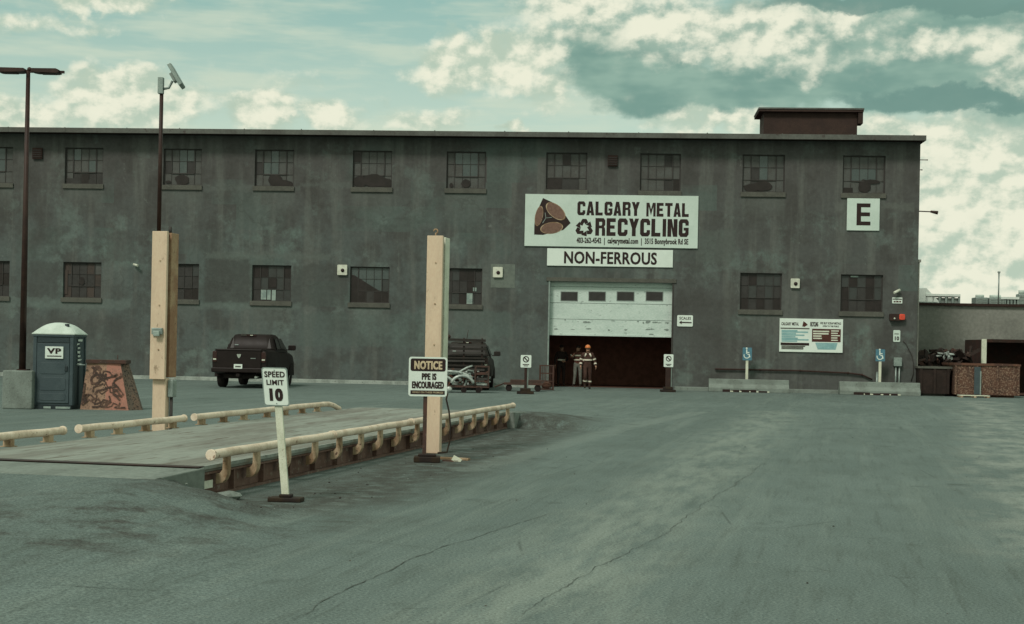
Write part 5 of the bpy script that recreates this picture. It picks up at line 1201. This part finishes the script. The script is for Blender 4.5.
# ---------------------------------------------------------------- sky
SUN_AZ, SUN_EL = radians(-150), radians(46)        # azimuth from +y clockwise; behind the camera to the left
W = bpy.data.worlds.new('World'); S.world = W; W.use_nodes = True
def sky():
    nt = W.node_tree; nt.nodes.clear(); g = N(nt)
    out = g.new('ShaderNodeOutputWorld'); bg = g.new('ShaderNodeBackground'); nt.links.new(bg.outputs[0], out.inputs[0])
    st = g.new('ShaderNodeTexSky', sky_type='NISHITA'); st.sun_disc = False; st.sun_elevation = SUN_EL; st.sun_rotation = SUN_AZ % (2*pi); st.air_density = 1.0; st.dust_density = 1.5
    K = .10; bg.inputs[1].default_value = K
    tc = g.new('ShaderNodeTexCoord'); X, Y, Z = g.xyz(tc.outputs['Generated'])
    az = g.m('ARCTAN2', X, Y); el = g.m('ARCSINE', Z)
    u = g.m('MULTIPLY', az, 15.0); v = g.m('MULTIPLY', el, 15.0)      # hundredths of a photo width: 1 unit is about 3.8 degrees
    P = g.vec(u, g.m('MULTIPLY', v, 1.35), 0)
    def c(px, py): x, y, z = ray(px, py); return atan2(x, y)*15, math.asin(z/sqrt(x*x+y*y+z*z))*15
    wv = g.new('ShaderNodeTexNoise'); g.put(wv.inputs['Vector'], P); wv.inputs['Scale'].default_value = 1.6; wv.inputs['Detail'].default_value = 6; wv.inputs['Roughness'].default_value = .6
    wx, wy, wz = g.xyz(wv.outputs[1])
    uu = g.m('ADD', u, g.m('MULTIPLY', g.m('SUBTRACT', wx, .5), .75)); vv = g.m('ADD', v, g.m('MULTIPLY', g.m('SUBTRACT', wy, .5), .55))
    VV = g.vec(uu, vv, 0)
    def blobs(L_):
        T = None
        for px, py, rx, ry, amp in L_:
            cu, cv = c(px, py); a_, b_ = 100/rx, 100/ry
            n = g.new('ShaderNodeVectorMath', operation='MULTIPLY_ADD'); g.put(n.inputs[0], VV); n.inputs[1].default_value = (a_, b_, 0); n.inputs[2].default_value = (-cu*a_, -cv*b_, 0)
            q = g.new('ShaderNodeVectorMath', operation='DOT_PRODUCT'); g.put(q.inputs[0], n.outputs[0]); g.put(q.inputs[1], n.outputs[0])
            d = g.m('MULTIPLY_ADD', q.outputs['Value'], -amp, amp); T = g.m('MAXIMUM', d, 0.0 if T is None else T)
        return T
    n1 = g.noise(P, 2.2, 5, .6); n2 = g.noise(P, 5.0, 6, .62)
    off = g.new('ShaderNodeVectorMath', operation='ADD'); g.put(off.inputs[0], P); off.inputs[1].default_value = (-.07, .12, 0)
    n1b = g.noise(off.outputs[0], 2.2, 5, .6)
    lit = g.m('MULTIPLY', g.m('SUBTRACT', n1, n1b), 2.6)
    n2c = g.m('SUBTRACT', n2, .5)
    wq = g.new('ShaderNodeVectorMath', operation='MULTIPLY_ADD'); g.put(wq.inputs[0], wv.outputs[1]); wq.inputs[1].default_value = (.40, .40, 0); g.put(wq.inputs[2], P)
    def billow(dx, dy, octs):
        o_ = g.new('ShaderNodeVectorMath', operation='ADD'); g.put(o_.inputs[0], wq.outputs[0]); o_.inputs[1].default_value = (dx, dy, 0); T = None
        for sc_, am in octs:
            vn = g.new('ShaderNodeTexVoronoi', voronoi_dimensions='2D', feature='SMOOTH_F1' if sc_ < 10 else 'F1'); vn.inputs['Scale'].default_value = sc_
            if sc_ < 10: vn.inputs['Smoothness'].default_value = .35
            g.put(vn.inputs['Vector'], o_.outputs[0])
            T = g.m('MULTIPLY_ADD', vn.outputs[0], -am, 1.0 if T is None else T)
        return T
    OC = ((2.3, .62), (5.2, .38)); bw = billow(0, 0, OC); bwb = billow(-.06, .10, OC)
    bl_ = g.m('MULTIPLY', g.m('SUBTRACT', bw, bwb), .8)
    lit = g.m('ADD', lit, bl_)
    nn = g.m('ADD', g.m('MULTIPLY', g.m('SUBTRACT', n1, .5), .9), g.m('ADD', g.m('MULTIPLY', n2c, .36), g.m('MULTIPLY', g.m('SUBTRACT', bw, .60), .7)))
    k = 1/K
    def col(r, g_, b_): return tuple(((x/255+.055)/1.055)**2.4*k for x in (r, g_, b_))
    # clear air: the sky texture, tinted to the photograph's blue green, paler towards the horizon
    base = g.mix(.65, g.mix(1.0, st.outputs[0], (1.25, 1.35, .95), 'MULTIPLY'), g.mix(g.ss(v, 1.7, 3.75), col(204, 219, 200), col(142, 186, 174)))
    # thin veil
    veil = g.m('MULTIPLY', g.ss(g.noise(g.vscale(P, (.35, 1.6, 1)), 1.5, 4, .6), .42, .68), .55)
    base = g.mix(veil, base, col(212, 221, 198))
    # cumulus
    LA = [(125, 100, 105, 42, 1.0), (20, 112, 70, 30, .8), (75, 82, 60, 14, .55), (265, 112, 48, 30, .95), (330, 118, 45, 18, .85), (500, 62, 100, 40, 1.0), (455, 72, 70, 30, .9), (560, 88, 60, 26, .8), (430, 118, 70, 16, .7), (518, 130, 20, 8, .8),
          (100, 4, 95, 17, .9), (30, 24, 100, 14, .62), (720, 118, 110, 20, .8), (930, 128, 130, 26, .8), (985, 215, 190, 110, 1.5), (960, 300, 240, 60, 1.3), (290, 80, 70, 12, .4)]
    ba = blobs(LA)
    # broken cloud over the rest of the sky
    away = g.m('MULTIPLY', g.ss(g.m('ABSOLUTE', az), .42, .75), .52); high = g.m('MULTIPLY', g.ss(v, 3.9, 5.0), .52); ba = g.m('MAXIMUM', ba, g.m('MAXIMUM', away, high))
    da = g.m('ADD', ba, g.m('MULTIPLY', nn, .85))
    ma = g.ss(da, .10, .80)
    ca = g.mix(g.ss(g.m('ADD', lit, g.m('ADD', g.m('MULTIPLY', n2c, .8), g.m('MULTIPLY', da, .28))), -.20, .62), col(184, 202, 183), col(236, 237, 215))
    s = g.mix(ma, base, ca)
    # grey cloud body
    LB = [(640, 72, 85, 48, 1.15), (600, 48, 55, 40, .9), (725, 88, 95, 28, 1.05), (800, 75, 120, 42, 1.1), (915, 78, 120, 38, 1.0), (1000, 70, 110, 40, .9), (1080, 60, 150, 80, .9), (800, 35, 170, 45, .9), (950, 40, 150, 50, .9)]
    mbk = g.ss(g.m('ADD', blobs(LB), g.m('MULTIPLY', nn, .40)), .04, .62)
    cb_ = g.mix(g.ss(g.noise(g.vscale(P, (.8, 1.6, 1)), 1.5, 3, .55), .35, .65), col(121, 156, 145), col(146, 177, 162))
    s = g.mix(mbk, s, cb_)
    LS = [(955, 98, 130, 12, 1.0), (900, 2, 160, 13, 1.1), (990, 8, 90, 10, 1.0)]
    # sunlit upper part of the same cloud
    LC = [(590, 10, 100, 40, 1.2), (665, 22, 105, 42, 1.2), (745, 34, 90, 42, 1.2), (800, 52, 60, 30, .95), (655, 48, 26, 22, .7), (812, 74, 18, 18, .8), (700, 52, 26, 14, .9), (850, 24, 70, 24, .9), (930, 44, 60, 20, 1.0), (1000, 48, 60, 28, 1.0), (1010, 78, 50, 14, .8), (553, 42, 22, 46, .9), (1080, 50, 100, 60, .9), (880, 50, 50, 16, .7)]
    dc = g.m('ADD', blobs(LC), g.m('MULTIPLY', nn, .72))
    mc = g.ss(g.m('ADD', dc, g.m('MULTIPLY', n2c, .25)), .0, 1.15)
    cc_ = g.mix(g.ss(g.m('ADD', lit, g.m('ADD', g.m('MULTIPLY', n2c, .8), g.m('MULTIPLY', dc, .35))), -.25, .62), col(160, 184, 168), col(236, 237, 215))
    s = g.mix(mc, s, cc_)
    s = g.mix(g.m('MULTIPLY', g.ss(g.m('ADD', blobs(LS), g.m('MULTIPLY', n2c, .5)), .1, .7), .85), s, col(112, 147, 138))
    s = g.mix(g.ss(v, -.25, .0), col(90, 108, 98), s)
    nt.links.new(s, bg.inputs[0])
sky()
W.cycles.sampling_method = 'MANUAL'; W.cycles.sample_map_resolution = 256
sl = bpy.data.lights.new('sun', 'SUN'); sl.energy = 1.75; sl.angle = radians(13); sl.color = (1.0, .94, .86)
so = bpy.data.objects.new('sun', sl); COL.objects.link(so)
d = Vector((sin(SUN_AZ)*cos(SUN_EL), cos(SUN_AZ)*cos(SUN_EL), sin(SUN_EL))); so.rotation_euler = d.to_track_quat('Z', 'Y').to_euler()

# ---------------------------------------------------------------- camera
cd = bpy.data.cameras.new('camera'); cd.sensor_width = 36; cd.lens = F/1024*36; cd.shift_y = (HY - 312)/1024; cd.clip_start = .1; cd.clip_end = 9000
co = bpy.data.objects.new('camera', cd); COL.objects.link(co)
co.matrix_world = Matrix.Translation((0, 0, H)) @ Matrix.Rotation(pi/2, 4, 'X') @ Matrix.Rotation(ROLL, 4, 'Z')
S.camera = co
S.view_settings.view_transform = 'Standard'; S.view_settings.look = 'None'; S.view_settings.exposure = 0; S.view_settings.gamma = 1
S.cycles.max_bounces = 4; S.cycles.use_denoising = True
